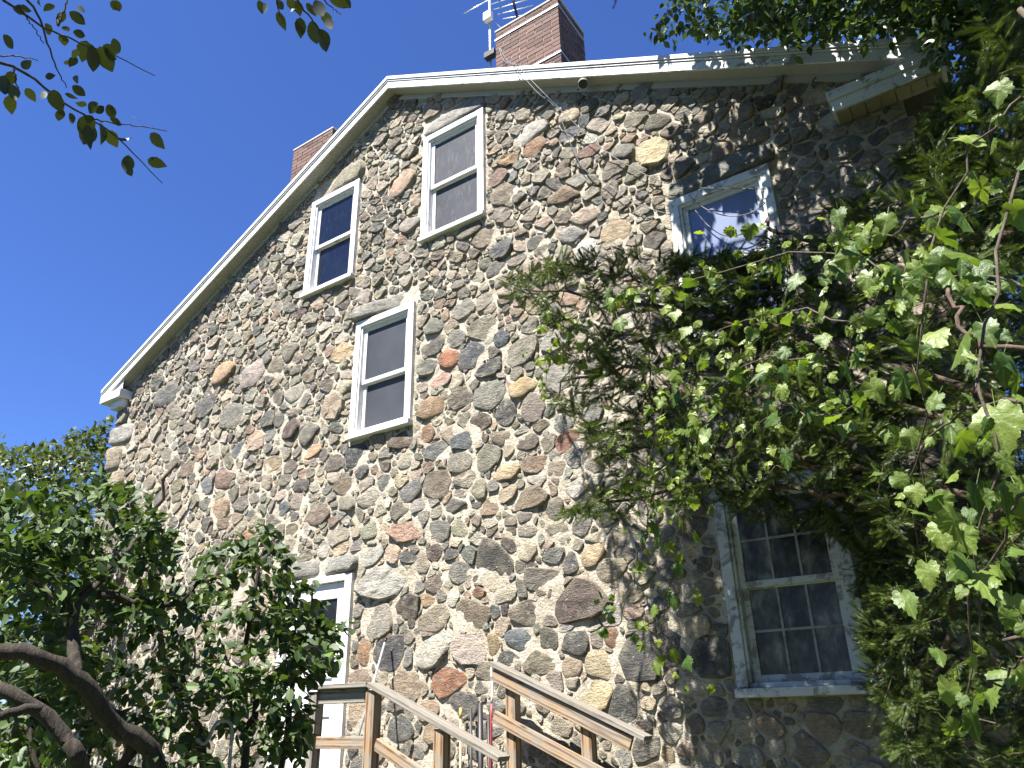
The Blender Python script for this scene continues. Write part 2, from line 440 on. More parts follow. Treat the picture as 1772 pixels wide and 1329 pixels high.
# --- stones.  photo pixel centre, width, height (px), tilt (deg), colour
HAND = '''855 974 57 82 12 66 64 56|942 1000 64 34 0 118 110 96|1051 988 58 34 8 150 138 112|1001 1040 100 68 4 88 68 60|914 1061 70 36 2 94 80 64
813 1066 58 45 5 122 102 72|828 1025 24 16 0 140 85 45|899 1107 58 38 -6 92 104 112|948 1108 30 42 0 84 84 70|995 1113 46 42 8 78 78 76
935 1146 64 32 0 130 120 94|988 1153 36 32 0 165 142 112|1039 1153 50 50 -20 174 154 114|1107 1135 78 78 0 74 74 71|988 974 26 36 0 68 70 74
1024 961 48 34 5 190 160 112|958 962 40 24 0 124 124 118|882 942 30 24 0 70 58 50|813 1122 62 50 5 172 156 142|851 1116 22 36 0 165 136 82
1076 1224 48 72 -8 84 84 80|1030 1200 64 56 10 188 168 120|870 1030 44 24 0 150 140 116|1096 1058 36 22 0 160 130 114|1140 1046 34 20 0 96 104 112
879 1140 40 26 0 84 88 80|1060 1103 30 30 0 140 96 60|776 1177 57 48 0 152 90 38|671 1131 54 50 -6 60 62 66|630 1128 21 48 0 162 116 60
742 1129 58 46 8 182 176 158|706 1137 17 34 0 120 118 112|652 1074 50 58 0 150 142 128|667 1007 100 54 4 172 168 158|703 1049 52 34 10 72 60 46
740 1040 24 20 0 176 136 82|751 1010 26 24 0 120 104 88|748 1070 54 38 0 142 128 104|704 1182 66 40 -4 150 124 94|794 1219 62 42 5 94 91 87
688 1262 44 46 0 88 91 86|683 1222 26 24 0 84 72 64|745 1268 30 34 0 160 134 96|620 1233 26 56 0 186 160 126|641 961 48 28 4 172 170 160
679 958 28 30 0 190 158 130|703 965 36 18 0 86 86 84|796 991 40 32 0 130 126 116|751 956 24 26 0 84 66 56|780 958 20 20 0 74 70 70
748 595 40 34 8 84 77 71|777 623 34 28 6 178 100 44|819 615 42 40 4 82 88 96|900 608 58 40 5 134 126 108|842 639 50 24 0 62 66 64
741 634 34 26 4 98 100 88|761 653 38 24 0 192 140 116|846 684 54 44 4 130 128 114|905 671 50 30 8 186 156 96|745 706 40 34 0 152 116 70
797 691 40 30 6 116 106 86|875 715 32 40 4 82 82 80|920 704 36 50 8 126 110 100|830 731 38 28 4 102 82 64|987 763 44 34 0 150 94 68
804 763 48 30 12 82 90 96|756 780 42 26 6 108 112 112|797 798 44 34 0 120 114 98|842 792 48 38 8 114 112 90|756 837 44 46 0 116 100 80
709 850 38 26 8 118 118 114|913 863 66 34 8 120 100 74|696 760 42 24 0 102 80 60|737 751 30 26 0 142 96 56|835 568 48 34 6 136 130 106
788 586 34 26 5 128 124 116|750 567 30 32 0 112 114 100|801 534 40 28 8 128 126 112|965 652 46 44 0 152 148 140|868 586 24 24 0 96 104 114
927 803 44 24 0 140 112 84|873 818 48 24 4 186 158 112|877 854 42 22 0 168 146 116|996 792 30 32 0 122 122 120|980 338 56 24 6 132 104 74
1012 374 44 30 8 168 146 126|923 255 40 26 8 160 108 60|918 231 58 24 12 190 184 174|873 336 40 28 14 126 110 86|862 307 32 20 8 138 100 84
880 278 40 16 8 176 138 84|1019 262 44 18 8 132 94 76|1131 262 48 42 6 210 188 132|998 311 38 22 8 142 140 128|1055 330 26 26 0 122 108 94
987 229 36 22 16 84 88 92|1010 211 22 18 0 76 84 88|1064 403 52 34 6 188 160 118|992 408 44 22 8 146 146 144|696 318 44 30 22 188 146 112
868 432 36 26 6 82 84 88|1019 430 46 30 6 190 188 180|386 644 36 28 14 188 146 98|439 646 34 34 10 170 152 142|294 682 42 28 16 104 106 104
401 718 34 36 8 112 110 102|356 702 28 30 10 88 86 86|500 742 30 32 10 88 62 56|462 724 22 28 8 70 72 68|538 782 34 20 8 196 150 100
617 789 36 34 4 70 72 76|580 800 32 26 4 96 82 72|470 803 30 26 6 166 138 98|442 763 26 34 6 182 152 124|329 809 26 20 10 130 106 84
413 778 24 20 8 84 92 104|520 841 30 18 4 72 66 66|598 841 36 22 4 132 112 84|385 832 32 26 6 146 112 94|356 841 28 28 6 122 124 128
381 879 32 26 6 184 148 106|547 890 44 28 2 128 106 88|574 706 38 34 14 174 148 118|592 610 34 26 14 206 172 116|1012 1290 50 34 0 110 104 92
700 920 70 30 4 176 132 104|486 880 26 22 4 84 96 104|430 930 40 22 4 176 120 84|1160 1120 60 50 0 82 80 76|1230 1140 70 66 0 74 72 68'''
hand = []
for row in HAND.replace('\n', '|').split('|'):
    v = [float(s) for s in row.split()]
    hand.append(v)

class St: pass
SX, SZ, SA, SB, SP, SC = [], [], [], [], [], []
PAL = [((124, 117, 100), 22), ((140, 131, 108), 20), ((156, 144, 114), 16), ((174, 156, 120), 12), ((98, 97, 90), 13), ((80, 82, 80), 9), ((112, 95, 72), 9),
       ((160, 114, 70), 5), ((172, 140, 112), 7), ((188, 182, 164), 9), ((100, 107, 106), 6), ((132, 106, 80), 6), ((72, 66, 58), 4), ((196, 168, 116), 6)]
_pc = np.array([p[0] for p in PAL], float); _pw = np.array([p[1] for p in PAL], float); _pw /= _pw.sum()
_pm = np.array([138.0, 127.0, 108.0])
def pick_col():
    c = _pc[rng.choice(len(_pc), p=_pw)]
    c2 = _pc[rng.choice(len(_pc), p=_pw)]
    return np.clip(c*0.66+c2*0.14+_pm*0.20+rng.normal(0, 3, 3)+rng.normal(0, 13), 42, 225)

def sup(a, b, ph, ct, stt):
    """support radius of ellipse along unit direction"""
    c, s = np.cos(ph), np.sin(ph)
    u = ct*c+stt*s; w = -ct*s+stt*c
    return a*b/np.sqrt((b*u)**2+(a*w)**2)

def add_stone(x, z, a, b, ph, c):
    SX.append(x); SZ.append(z); SA.append(a); SB.append(b); SP.append(ph); SC.append(c)
for (px, py, w, h, tl, *c) in hand:
    p = at(px, py, -0.02)
    ex = at(px+1, py, -0.02)-p; ez = at(px, py-1, -0.02)-p
    a = 0.54*w*abs(ex[0]); b = 0.54*h*abs(ez[2])
    add_stone(p[0], p[2], a, b, R(tl*0.4)+(0), np.array(c))
n_hand = len(SX)
# lintel slabs and corner quoins are stones of their own (polygons), kept free of field stones
LINT = [((W1[0]-0.03, W1[3]+0.015), [(0, 0), (0.99, 0), (1.02, 0.10), (0.95, 0.27), (0.75, 0.31), (0.45, 0.26), (0.18, 0.24), (0.02, 0.13)], (176, 172, 164)),
        ((W2[0]+0.0, W2[3]+0.015), [(0, 0), (0.93, 0), (1.0, 0.08), (0.98, 0.28), (0.72, 0.30), (0.42, 0.24), (0.15, 0.10)], (184, 176, 152)),
        ((W3[0]-0.08, W3[3]+0.02), [(0, 0), (1.06, 0.0), (1.07, 0.16), (0.6, 0.19), (0.02, 0.17)], (176, 172, 160)),
        ((W4[0]-0.05, W4[3]+0.02), [(0, 0), (1.05, 0), (1.08, 0.2), (0.5, 0.24), (0.0, 0.19)], (150, 150, 142)),
        ((W5[0]-0.08, W5[3]+0.02), [(0, 0), (1.12, 0), (1.12, 0.24), (0.5, 0.26), (0, 0.22)], (140, 138, 132)),
        ((DOOR[0]-0.05, DOOR[3]+0.02), [(0, 0), (0.62, 0), (0.60, 0.2), (0.02, 0.19)], (168, 166, 158)),
        ((DOOR[0]+0.59, DOOR[3]+0.02), [(0, 0), (0.50, 0), (0.53, 0.17), (0.02, 0.2)], (174, 172, 164))]
zq = 0.3; k = 0
while zq < 6.1:
    h = 0.26+0.16*rnd.random(); w = 0.55 if k % 2 else 0.34
    w += 0.08*rnd.random(); h = min(h, 6.25-zq)
    g = rnd.choice([(178, 172, 160), (190, 186, 176), (164, 158, 146), (182, 168, 146)])
    LINT.append(((XL-0.03, zq), [(0, 0.01), (w, 0.0), (w+0.01, h-0.03), (w*0.6, h), (0, h-0.02)], g))
    zq += h+0.025; k += 1
LBOX = [(ox+min(p[0] for p in P), ox+max(p[0] for p in P), oz+min(p[1] for p in P), oz+max(p[1] for p in P)) for (ox, oz), P, c in LINT]
RECTS = [(x0-0.02, x1+0.02, z0-0.07, z1+0.01) for (x0, x1, z0, z1) in OPEN]+LBOX

def clash(x, z, a, b, ph, ov):
    if x-0.8*a < XL or x+0.8*a > XR or z < 0.25: return True
    if z+0.8*b > soffit_z(x+a*0.6)-0.02 or z+0.8*b > soffit_z(x-a*0.6)-0.02: return True
    for (x0, x1, z0, z1) in RECTS:
        dx = max(x0-x, 0, x-x1); dz = max(z0-z, 0, z-z1)
        if dx < a*0.72 and dz < b*0.72: return True
    n_ = len(SX)
    if n_ > clash.n:
        for k_, L_ in enumerate((SX, SZ, SA, SB, SP)): clash.buf[k_, clash.n:n_] = L_[clash.n:n_]
        clash.n = n_
    B_ = clash.buf[:, :n_]
    near = np.nonzero((np.abs(B_[0]-x) < 0.7) & (np.abs(B_[1]-z) < 0.6))[0]
    if not len(near): return False
    B_ = B_[:, near]
    dx = B_[0]-x; dz = B_[1]-z
    d = np.hypot(dx, dz)+1e-9
    ct, stt = dx/d, dz/d
    r = sup(a, b, ph, ct, stt)+sup(B_[2], B_[3], B_[4], ct, stt)
    return bool((d < r*ov).any())

clash.n = 0; clash.buf = np.zeros((5, 12000))
for (n, a0, a1, asp0, asp1, ov) in ((420, 0.17, 0.23, 0.42, 0.68, 0.84), (9000, 0.11, 0.16, 0.40, 0.76, 0.80), (14000, 0.07, 0.11, 0.38, 0.74, 0.78),
                                    (16000, 0.045, 0.075, 0.40, 0.75, 0.80), (16000, 0.026, 0.045, 0.5, 0.9, 0.84)):
    for _ in range(n):
        x = XL+rnd.random()*(XR-XL); z = 0.3+rnd.random()*9.2
        if z > soffit_z(x): continue
        a = a0+(a1-a0)*rnd.random(); b = a*(asp0+(asp1-asp0)*rnd.random())
        if a > 0.065: z = round(z/0.165)*0.165+rnd.gauss(0, 0.022)
        if z > 5.8: b *= 0.88
        ph = rnd.gauss(0, 0.11)
        if clash(x, z, a, b, ph, ov): continue
        add_stone(x, z, a, b, ph, pick_col())
SX, SZ, SA, SB, SP = map(np.array, (SX, SZ, SA, SB, SP)); SC = np.array(SC)

def clip(poly, nx_, nz_, d):
    out = []
    for i in range(len(poly)):
        p, r_ = poly[i], poly[(i+1) % len(poly)]
        sp = p[0]*nx_+p[1]*nz_-d; sr = r_[0]*nx_+r_[1]*nz_-d
        if sp <= 0: out.append(p)
        if sp*sr < 0:
            t = sp/(sp-sr); out.append((p[0]+(r_[0]-p[0])*t, p[1]+(r_[1]-p[1])*t))
    return out

def outline(i):
    a, b, ph = SA[i], SB[i], SP[i]
    k = rnd.choice((5, 6, 6, 7, 8)); w0 = rnd.random()*6.28
    poly = [(-2*a, -2*a), (2*a, -2*a), (2*a, 2*a), (-2*a, 2*a)]
    grow = rnd.uniform(1.05, 1.15) if i < n_hand else rnd.uniform(1.22, 1.75)
    for j in range(k):
        w = w0+6.283*(j+0.35*rnd.uniform(-1, 1))/k
        c, s = math.cos(w), math.sin(w)
        u = c*math.cos(ph)+s*math.sin(ph); v = -c*math.sin(ph)+s*math.cos(ph)
        h = math.sqrt((a*u)**2+(b*v)**2)       # true support of the ellipse in normal direction
        poly = clip(poly, c, s, h*grow*rnd.uniform(0.86, 1.06))
    for s_, lim in (((1, 0), (1.15 if i < n_hand else 1.45)*a), ((-1, 0), (1.15 if i < n_hand else 1.45)*a), ((0, 1), (1.2 if i < n_hand else 1.6)*b+0.01), ((0, -1), (1.2 if i < n_hand else 1.6)*b+0.01)):
        poly = clip(poly, s_[0], s_[1], lim)
    dx = SX-SX[i]; dz = SZ-SZ[i]; d = np.hypot(dx, dz)
    for j in np.where((d < a*1.7+SA*1.7) & (d > 1e-6))[0]:
        ct, stt = dx[j]/d[j], dz[j]/d[j]
        ri = sup(a, b, ph, ct, stt); rj = sup(SA[j], SB[j], SP[j], ct, stt)
        gap = 0.003+0.012*rnd.random()**2
        if (i < n_hand) == (j < n_hand): poly = clip(poly, ct, stt, d[j]*ri/(ri+rj)-gap)
        elif i >= n_hand: poly = clip(poly, ct, stt, max(d[j]-rj*1.06, 0.25*ri)-gap)
    for (x0, x1, z0, z1) in RECTS:
        x, z = SX[i], SZ[i]
        if x0-1.3*a < x < x1+1.3*a and z0-1.3*b < z < z1+1.3*b:
            cs = [(x0-x, (1, 0)), (x-x1, (-1, 0)), (z0-z, (0, 1)), (z-z1, (0, -1))]
            dd, nn = max(cs, key=lambda e: e[0])
            poly = clip(poly, nn[0], nn[1], dd-0.006)
    return poly

def round_poly(poly, n):
    P = np.array(poly)
    for _ in range(1):                        # one corner-cutting pass
        Q = np.roll(P, -1, 0)
        P = np.stack([P*0.9+Q*0.1, P*0.1+Q*0.9], 1).reshape(-1, 2)
    Q = np.roll(P, -1, 0); L = np.hypot(*(Q-P).T); cum = np.concatenate([[0], np.cumsum(L)])
    s = np.linspace(0, cum[-1], n, endpoint=False)
    k = np.clip(np.searchsorted(cum, s, side='right')-1, 0, len(P)-1)
    t = (s-cum[k])/np.maximum(L[k], 1e-9)
    return P[k]+(Q[k]-P[k])*t[:, None]

def stone_mesh(O, height, n, seed, flat=0.5):
    """O (n,2) outline about the stone's own centre; returns verts and faces; front is -Y"""
    c = O.mean(0); size = np.sqrt(abs(np.ptp(O[:, 0])*np.ptp(O[:, 1])))
    w = np.linspace(0, 6.283, n, endpoint=False)
    wob = 1+0.03*np.sin(w*3+seed)+np.random.default_rng(int(seed*1000)).normal(0, 0.03, n)
    O = c+(O-c)*wob[:, None]
    rings = ((1.0, 0.03), (0.98, -0.6*height), (0.90, -0.95*height), (0.48, -height*(1.0+0.1*math.sin(seed))))
    tx, tz_ = 0.16*math.sin(seed*3.1), 0.14*math.cos(seed*1.7)
    V = []
    for s, y in rings:
        P = c+(O-c)*s
        jit = vnoise(P[:, 0]*22+seed*3, P[:, 1]*22+seed)*(0.6*height if s < 0.99 else 0)
        yy = y+jit+((P[:, 0]-c[0])*tx+(P[:, 1]-c[1])*tz_)*(1 if s < 0.99 else 0)
        V.append(np.stack([P[:, 0], yy, P[:, 1]], -1))
    V.append(np.array([[c[0], -height*1.08, c[1]]]))
    V = np.concatenate(V); nr = len(rings)
    fs = []
    for r_ in range(nr-1):
        for k in range(n):
            k2 = (k+1) % n
            fs.append((r_*n+k, r_*n+k2, (r_+1)*n+k2, (r_+1)*n+k))
    for k in range(n): fs.append(((nr-1)*n+k, (nr-1)*n+(k+1) % n, nr*n))
    return V, fs

(pp, zz) = project(np.stack([SX, np.full(len(SX), -0.03), SZ], -1))
Jx = project(np.stack([SX+SA, np.full(len(SX), -0.03), SZ], -1))[0]-pp
Jz = project(np.stack([SX, np.full(len(SX), -0.03), SZ+SB], -1))[0]-pp
area = np.abs(Jx[:, 0]*Jz[:, 1]-Jx[:, 1]*Jz[:, 0])
inside = (pp[:, 0] > 0) & (pp[:, 0] < IMG_W) & (pp[:, 1] > 0) & (pp[:, 1] < IMG_H)
hid = (pp[:, 0] > 1080) & (pp[:, 1] > 430) | (pp[:, 0] < 480) & (pp[:, 1] > 900)      # behind the yew and the lilac
rank = np.argsort(-(area*inside*np.where(hid, 0.25, 1.0)))
big = set(rank[:275].tolist())
bulkV, bulkL, bulkS, bulkC, base = [], [], [], [], 0
for i in range(len(SX)):
    poly = outline(i)
    if len(poly) < 3: continue
    P0 = np.array(poly)
    if np.ptp(P0[:, 0]) < 0.022 or np.ptp(P0[:, 1]) < 0.018: continue
    nn = 14 if i in big else 11
    O = round_poly(poly, nn)
    size = math.sqrt(SA[i]*SB[i])
    hgt = (0.015+0.062*size)*rnd.uniform(0.55, 1.45)
    hgt *= 1.0+0.6*min(max((SZ[i]-4.5)/2.0, 0), 1)
    V, fs = stone_mesh(O, hgt, nn, rnd.random()*50)
    g_ = lin(SC[i]); k_ = 0.68 if i < n_hand else 0.55; c = (g_*k_+(1-k_)*g_.mean()*np.array([1.04, 1.0, 0.90]))*(1.42 if i < n_hand else 1.6)+0.02
    c = c*0.68
    C_ = np.tile(c, (len(V), 1))
    sm = rnd.random()*(0.9 if SZ[i] > 4.5 else 0.55)           # old pointing smeared over the margins
    mcol = np.array([0.43, 0.385, 0.30])
    for r_, am in ((0, 0.9), (1, 0.75), (2, 0.35), (3, 0.12)):
        w_ = np.clip(sm*am+np.random.default_rng(i*7+r_).normal(0, 0.16, nn), 0, 0.9)[:, None]
        C_[r_*nn:(r_+1)*nn] = c*(1-w_)+mcol*w_
    if i in big:
        me = mesh_np('stone', V, [v for f in fs for v in f], [len(f) for f in fs], C_, smooth=rnd.random() < 0.55)
        me.materials.append(STONE)
        o = bpy.data.objects.new('stone', me); col.objects.link(o)
        o.parent = wall; o.location = (SX[i], 0, SZ[i])
    else:
        bulkV.append(V+np.array([SX[i], 0, SZ[i]])); bulkL += [v+base for f in fs for v in f]; bulkS += [len(f) for f in fs]
        bulkC.append(C_); base += len(V)
me = mesh_np('stones', np.concatenate(bulkV), bulkL, bulkS, np.concatenate(bulkC), smooth=False)
tag(link('small_stones', me, STONE, wall), kind='stuff')
for j, ((ox, oz), P, c) in enumerate(LINT):
    P = np.array(P, float); cc = P.mean(0)
    O = round_poly([tuple(p) for p in P-cc], 18)
    V, fs = stone_mesh(O, 0.05, 18, j*1.3)
    me = mesh_np('lintel_stone', V, [v for f in fs for v in f], [len(f) for f in fs], np.tile(lin(c)*0.72, (len(V), 1)))
    me.materials.append(STONE)
    o = bpy.data.objects.new('lintel_stone' if j < 7 else 'quoin_stone', me); col.objects.link(o)
    o.parent = wall; o.location = (ox+cc[0], 0.0, oz+cc[1])

# --- other walls and roof
b = MB()
DEP = 9.0
b.add([(XL, 0.01, 0), (XL, DEP, 0), (XL, DEP, soffit_z(XL)), (XL, 0.01, soffit_z(XL))], [(0, 3, 2, 1)])
b.add([(XR, 0.01, 0), (XR, DEP, 0), (XR, DEP, soffit_z(XR)), (XR, 0.01, soffit_z(XR))], [(0, 1, 2, 3)])
b.add([(XL, DEP, 0), (XR, DEP, 0), (XR, DEP, soffit_z(XR)), (XC, DEP, ZR), (XL, DEP, soffit_z(XL))], [(0, 4, 3, 2, 1)])
hp(b, 'side_wall', MORTAR)

ca = 1/math.sqrt(1+SL*SL); sa = SL*ca
XEL, XER = -8.74, 3.46
def rake(name, mat, side, p0, p1, y0, y1, xe=None, parent=house):
    """board along the rake: perpendicular offset p0..p1 above the soffit line, from eave to ridge"""
    xe = (XEL if side < 0 else XER) if xe is None else xe
    def pt(x, p):   # point on the soffit line lifted perpendicular; mitred at the ridge
        return (x, ZR-SL*abs(x-XC)+p/ca)
    poly = [pt(xe, p0), pt(XC, p0), pt(XC, p1), pt(xe, p1)]
    if side > 0: poly = [pt(XC, p0), pt(xe, p0), pt(xe, p1), pt(XC, p1)]
    b = MB(); b.prism(poly, y0, y1)
    return hp(b, name, mat, parent)
for side in (-1, 1):
    wm = WHITE if side < 0 else PEEL
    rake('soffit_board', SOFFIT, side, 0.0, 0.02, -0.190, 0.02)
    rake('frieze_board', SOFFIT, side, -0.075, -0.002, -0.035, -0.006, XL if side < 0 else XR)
    edges = [XC, -4.9, -6.9, XEL] if side < 0 else [XC, -0.55, 1.5, XER]
    for e0, e1 in zip(edges[:-1], edges[1:]):
        g_ = 0.0025*side
        def pt_(x, p): return (x, ZR-SL*abs(x-XC)+p/ca)
        q0, q1 = (e0+(g_ if e0 != XC else 0)), e1-(g_ if e1 not in (XEL, XER) else 0)
        pl = [pt_(q1, -0.012), pt_(q0, -0.012), pt_(q0, 0.085), pt_(q1, 0.085)]
        if side > 0: pl = [pl[1], pl[0], pl[3], pl[2]]
        hp(MB().prism(pl, -0.212+rnd.uniform(-0.002, 0.002), -0.191), 'fascia_board', wm)
    rake('drip_moulding', WHITE, side, 0.094, 0.108, -0.224, -0.17)
    rake('roof_edge_trim', GALV if False else WHITE, side, 0.118, 0.164, -0.236, -0.17)
    rake('roof', SHINGLE, side, 0.03, 0.152, -0.165, DEP+0.2)

# cornice returns
def hbox(name, mat, *a, bevel=0.004, parent=house): return hp(MB().box(*a), name, mat, parent, bevel=bevel)
hbox('cornice_return', WHITE, -8.74, -8.18, -0.22, -0.006, 6.33, 6.47)
hbox('cornice_moulding', WHITE, -8.52, -8.22, -0.14, -0.007, 6.20, 6.327)
hbox('cornice_return', PEEL, 2.55, 3.44, -0.225, -0.006, 6.325, 6.42)
hbox('cornice_moulding', PEEL, 2.57, 3.42, -0.205, -0.007, 6.21, 6.322)
for i in range(7):
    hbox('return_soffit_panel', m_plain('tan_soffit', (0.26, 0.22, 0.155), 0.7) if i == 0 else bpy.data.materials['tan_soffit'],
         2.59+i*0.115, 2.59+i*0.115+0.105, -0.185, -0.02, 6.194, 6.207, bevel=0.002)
# fill the triangle between return and rake soffit on both eaves
hp(MB().prism([(XEL, 6.335), (-8.21, 6.48), (-8.21, float(soffit_z(-8.21))), (XEL, float(soffit_z(XEL)))], -0.178, -0.17), 'eave_end_board', WHITE)

# --- windows
def window(r, upper, lower, paint, muntins=0, name='window', meet=0.5):
    x0, x1, z0, z1 = r
    w = empty(name, (0.5*(x0+x1)-XC, 0, z0), house)
    ox, oz = 0.5*(x0+x1), z0
    X0, X1, Z1 = x0-ox, x1-ox, z1-oz
    cw = 0.085
    b = MB(); b.box(X0, X1, -0.055, 0.06, Z1-cw, Z1); b.box(X0, X0+cw, -0.055, 0.06, 0, Z1-cw); b.box(X1-cw, X1, -0.055, 0.06, 0, Z1-cw)
    b.build('frame', paint, w, bevel=0.006)
    b = MB(); i0, i1, it = X0+cw, X1-cw, Z1-cw
    b.box(i0, i0+0.022, -0.035, 0.06, 0.035, it-0.022); b.box(i1-0.022, i1, -0.035, 0.06, 0.035, it-0.022); b.box(i0, i1, -0.035, 0.06, it-0.022, it)
    b.build('storm_track', paint, w, bevel=0.003)
    MB().box(X0-0.012, X1+0.012, -0.095, 0.0, -0.065, -0.004).build('sill', paint, w, bevel=0.006)
    MB().box(i0, i1, -0.03, 0.06, -0.002, 0.032).build('storm_rail', paint, w, bevel=0.003)
    i0 += 0.022; i1 -= 0.022; it -= 0.022
    zm = 0.035+(it-0.035)*meet
    def sash(za, zb, y, pane, nm):
        s = MB(); sw = 0.05
        s.box(i0, i0+sw, y, y+0.035, za, zb); s.box(i1-sw, i1, y, y+0.035, za, zb)
        s.box(i0+sw, i1-sw, y, y+0.035, zb-sw*0.8, zb); s.box(i0+sw, i1-sw, y, y+0.035, za, za+sw)
        so = s.build('sash', paint, w, bevel=0.003)
        p = MB().box(i0+sw-0.004, i1-sw+0.004, y+0.018, y+0.023, za+sw-0.004, zb-sw*0.8+0.004).build('pane', pane, w)
        if muntins:
            for k in range(1, muntins):
                xm = i0+sw+(i1-i0-2*sw)*k/muntins
                MB().box(xm-0.009, xm+0.009, y+0.006, y+0.0175, za+sw, zb-sw*0.8).build('muntin', WORN, w)
            zc = 0.5*(za+sw+zb-sw*0.8)
            MB().box(i0+sw, i1-sw, y+0.005, y+0.0165, zc-0.009, zc+0.009).build('muntin', WORN, w)
    sash(zm-0.02, it, 0.0, upper, 'upper')
    sash(0.034, zm+0.012, 0.037, lower, 'lower')
    return w
tag(window(W1, SCREEN, SCREEN, WHITE), 'attic window nearest the ridge with grey screens')
tag(window(W2, GLASS_DARK, GLASS_DARK, WHITE), 'attic window with dark blue glass under the left rake')
tag(window(W3, SCREEN2, SCREEN2, WHITE, meet=0.46), 'second floor window with dark grey screens')
tag(window(W4, SKY_PANE, SKY_PANE, PEEL, meet=0.48), 'upper window with pale blue pane and peeling frame')
tag(window(W5, CURTAIN, CURTAIN, WORN2, 3), 'shaded lower window with small panes')
# --- door
x0, x1, z0, z1 = DOOR
d = tag(empty('door', (0.5*(x0+x1)-XC, 0, z0), house), 'white panelled door with a dark glass light')
hw, hh = 0.5*(x1-x0), z1-z0
MB().box(-hw, hw, -0.05, 0.06, hh-0.07, hh).box(-hw, -hw+0.10, -0.05, 0.06, 0, hh-0.07).box(hw-0.10, hw, -0.05, 0.06, 0, hh-0.07).build('frame', WHITE, d, bevel=0.005)
dw = hw-0.105
lf = MB(); Y0, Y1 = -0.005, 0.04
lf.box(-dw, -dw+0.13, Y0, Y1, 0.02, hh-0.075).box(dw-0.13, dw, Y0, Y1, 0.02, hh-0.075)
for za, zb in ((0.02, 0.22), (0.72, 0.86), (1.08, 1.20), (hh-0.24, hh-0.075)): lf.box(-dw+0.13, dw-0.13, Y0, Y1, za, zb)
lf.build('leaf', WHITE, d, bevel=0.004)
MB().box(-dw+0.13, dw-0.13, 0.012, 0.03, 0.22, 0.72).box(-dw+0.13, dw-0.13, 0.012, 0.03, 0.86, 1.08).build('panel', WHITE, d)
MB().box(-dw+0.13, dw-0.13, 0.014, 0.022, 1.20, hh-0.24).build('pane', DOORGLASS, d)
MB().tube([(-dw+0.06, -0.005, 0.98), (-dw+0.06, -0.05, 0.98)], 0.012, 8).tube([(-dw+0.06, -0.05, 0.98), (-dw+0.06, -0.075, 0.98)], 0.028, 10).build('handle', GALV, d, smooth=True)

# --- chimneys
bl, bh, bw = 0.205, 0.058, 0.1
def brick_mesh(nm, lx, ly):
    b = MB().box(0, lx, 0, ly, 0, bh)
    me = bpy.data.meshes.new(nm); me.from_pydata(b.v, [], b.f); me.materials.append(BRICK); me.update(); return me
def chimney(xa, xb, ya, yb, zt, zf, zr):
    c = empty('chimney', (xa-XC, ya, zt), house)
    Wd, Dp = xb-xa, yb-ya
    MB().box(0.011, Wd-0.011, 0.011, Dp-0.011, -2.6, -0.005).build('mortar_core', BRICKMORTAR, c)
    MB().box(-0.012, Wd+0.012, -0.012, Dp+0.012, 0.0, 0.03).build('cap', BRICKMORTAR, c, bevel=0.006)
    pitch = bh+0.011
    me_cache = {}
    def place(x, y, lx, ly, z):
        key = (round(lx, 3), round(ly, 3))
        if key not in me_cache: me_cache[key] = brick_mesh('brick', *key)
        o = bpy.data.objects.new('brick', me_cache[key]); o.location = (x+rnd.uniform(-.002, .002), y+rnd.uniform(-.002, .002), z); col.objects.link(o); o.parent = c
    nf = 4; lf = (Wd+0.011)/nf-0.011; nr_ = 3; lr = (Dp+0.011-bw*0.0)/nr_-0.011
    row = 0; z = -bh-0.004
    while z > min(zf, zr)-zt:
        off = row % 2
        if z > zf-zt:
            x = 0.0 if off == 0 else -0.0
            segs = [lf]*nf if off == 0 else [lf*0.5-0.005]+[lf]*(nf-1)+[lf*0.5-0.005]
            for L in segs: place(x, 0.0, L, bw, z); x += L+0.011
        if z > zr-zt:
            y = bw+0.011; ry = Dp-y
            segs = [(ry+0.011)/3-0.011]*3 if off else None
            if segs is None:
                L = (ry+0.011)/3-0.011; segs = [L*0.5-0.005, L, L, L*0.5-0.005]
            for L in segs: place(Wd-bw, y, bw, L, z); y += L+0.011
        z -= pitch; row += 1
    return c
tag(chimney(-1.22, -0.24, 0.30, 1.00, 10.12, 8.78, 8.60), 'brick chimney beside the television antenna')
tag(chimney(-5.26, -4.36, 0.30, 1.00, 10.12, 8.98, 9.6), 'brick chimney showing above the long rake')
# metal straps round the antenna chimney
cR = [o for o in house.children if o.name.startswith('chimney')][0]
for zs in (-0.16, -0.98):
    MB().box(-0.012, 0.99, -0.012, -0.004, zs, zs+0.028).box(0.982, 0.99, -0.004, 0.70, zs, zs+0.028).build('strap', GALV, cR)

# ================================================================== things on the house
p = at(1012, 146, -0.12); zs = float(soffit_z(p[0]))
lamp = tag(empty('security_lamp', (p[0], -0.12, zs)), 'small round grey flood lamp under the right rake soffit', 'lamp')
MB().tube([(0, 0, 0), (0, 0, -0.02)], 0.04, 12).build('base', SOFFIT, lamp, smooth=False)
MB().tube([(0, 0, -0.02), (0.01, -0.03, -0.05), (0.012, -0.04, -0.07), (0.015, -0.07, -0.11), (0.017, -0.08, -0.125)], [0.02, 0.03, 0.045, 0.06, 0.058], 14).build('lamp_head', SOFFIT, lamp, smooth=True)
MB().tube([(0.0172, -0.081, -0.1252), (0.0175, -0.083, -0.128)], 0.05, 14).build('lens', BLACK, lamp)

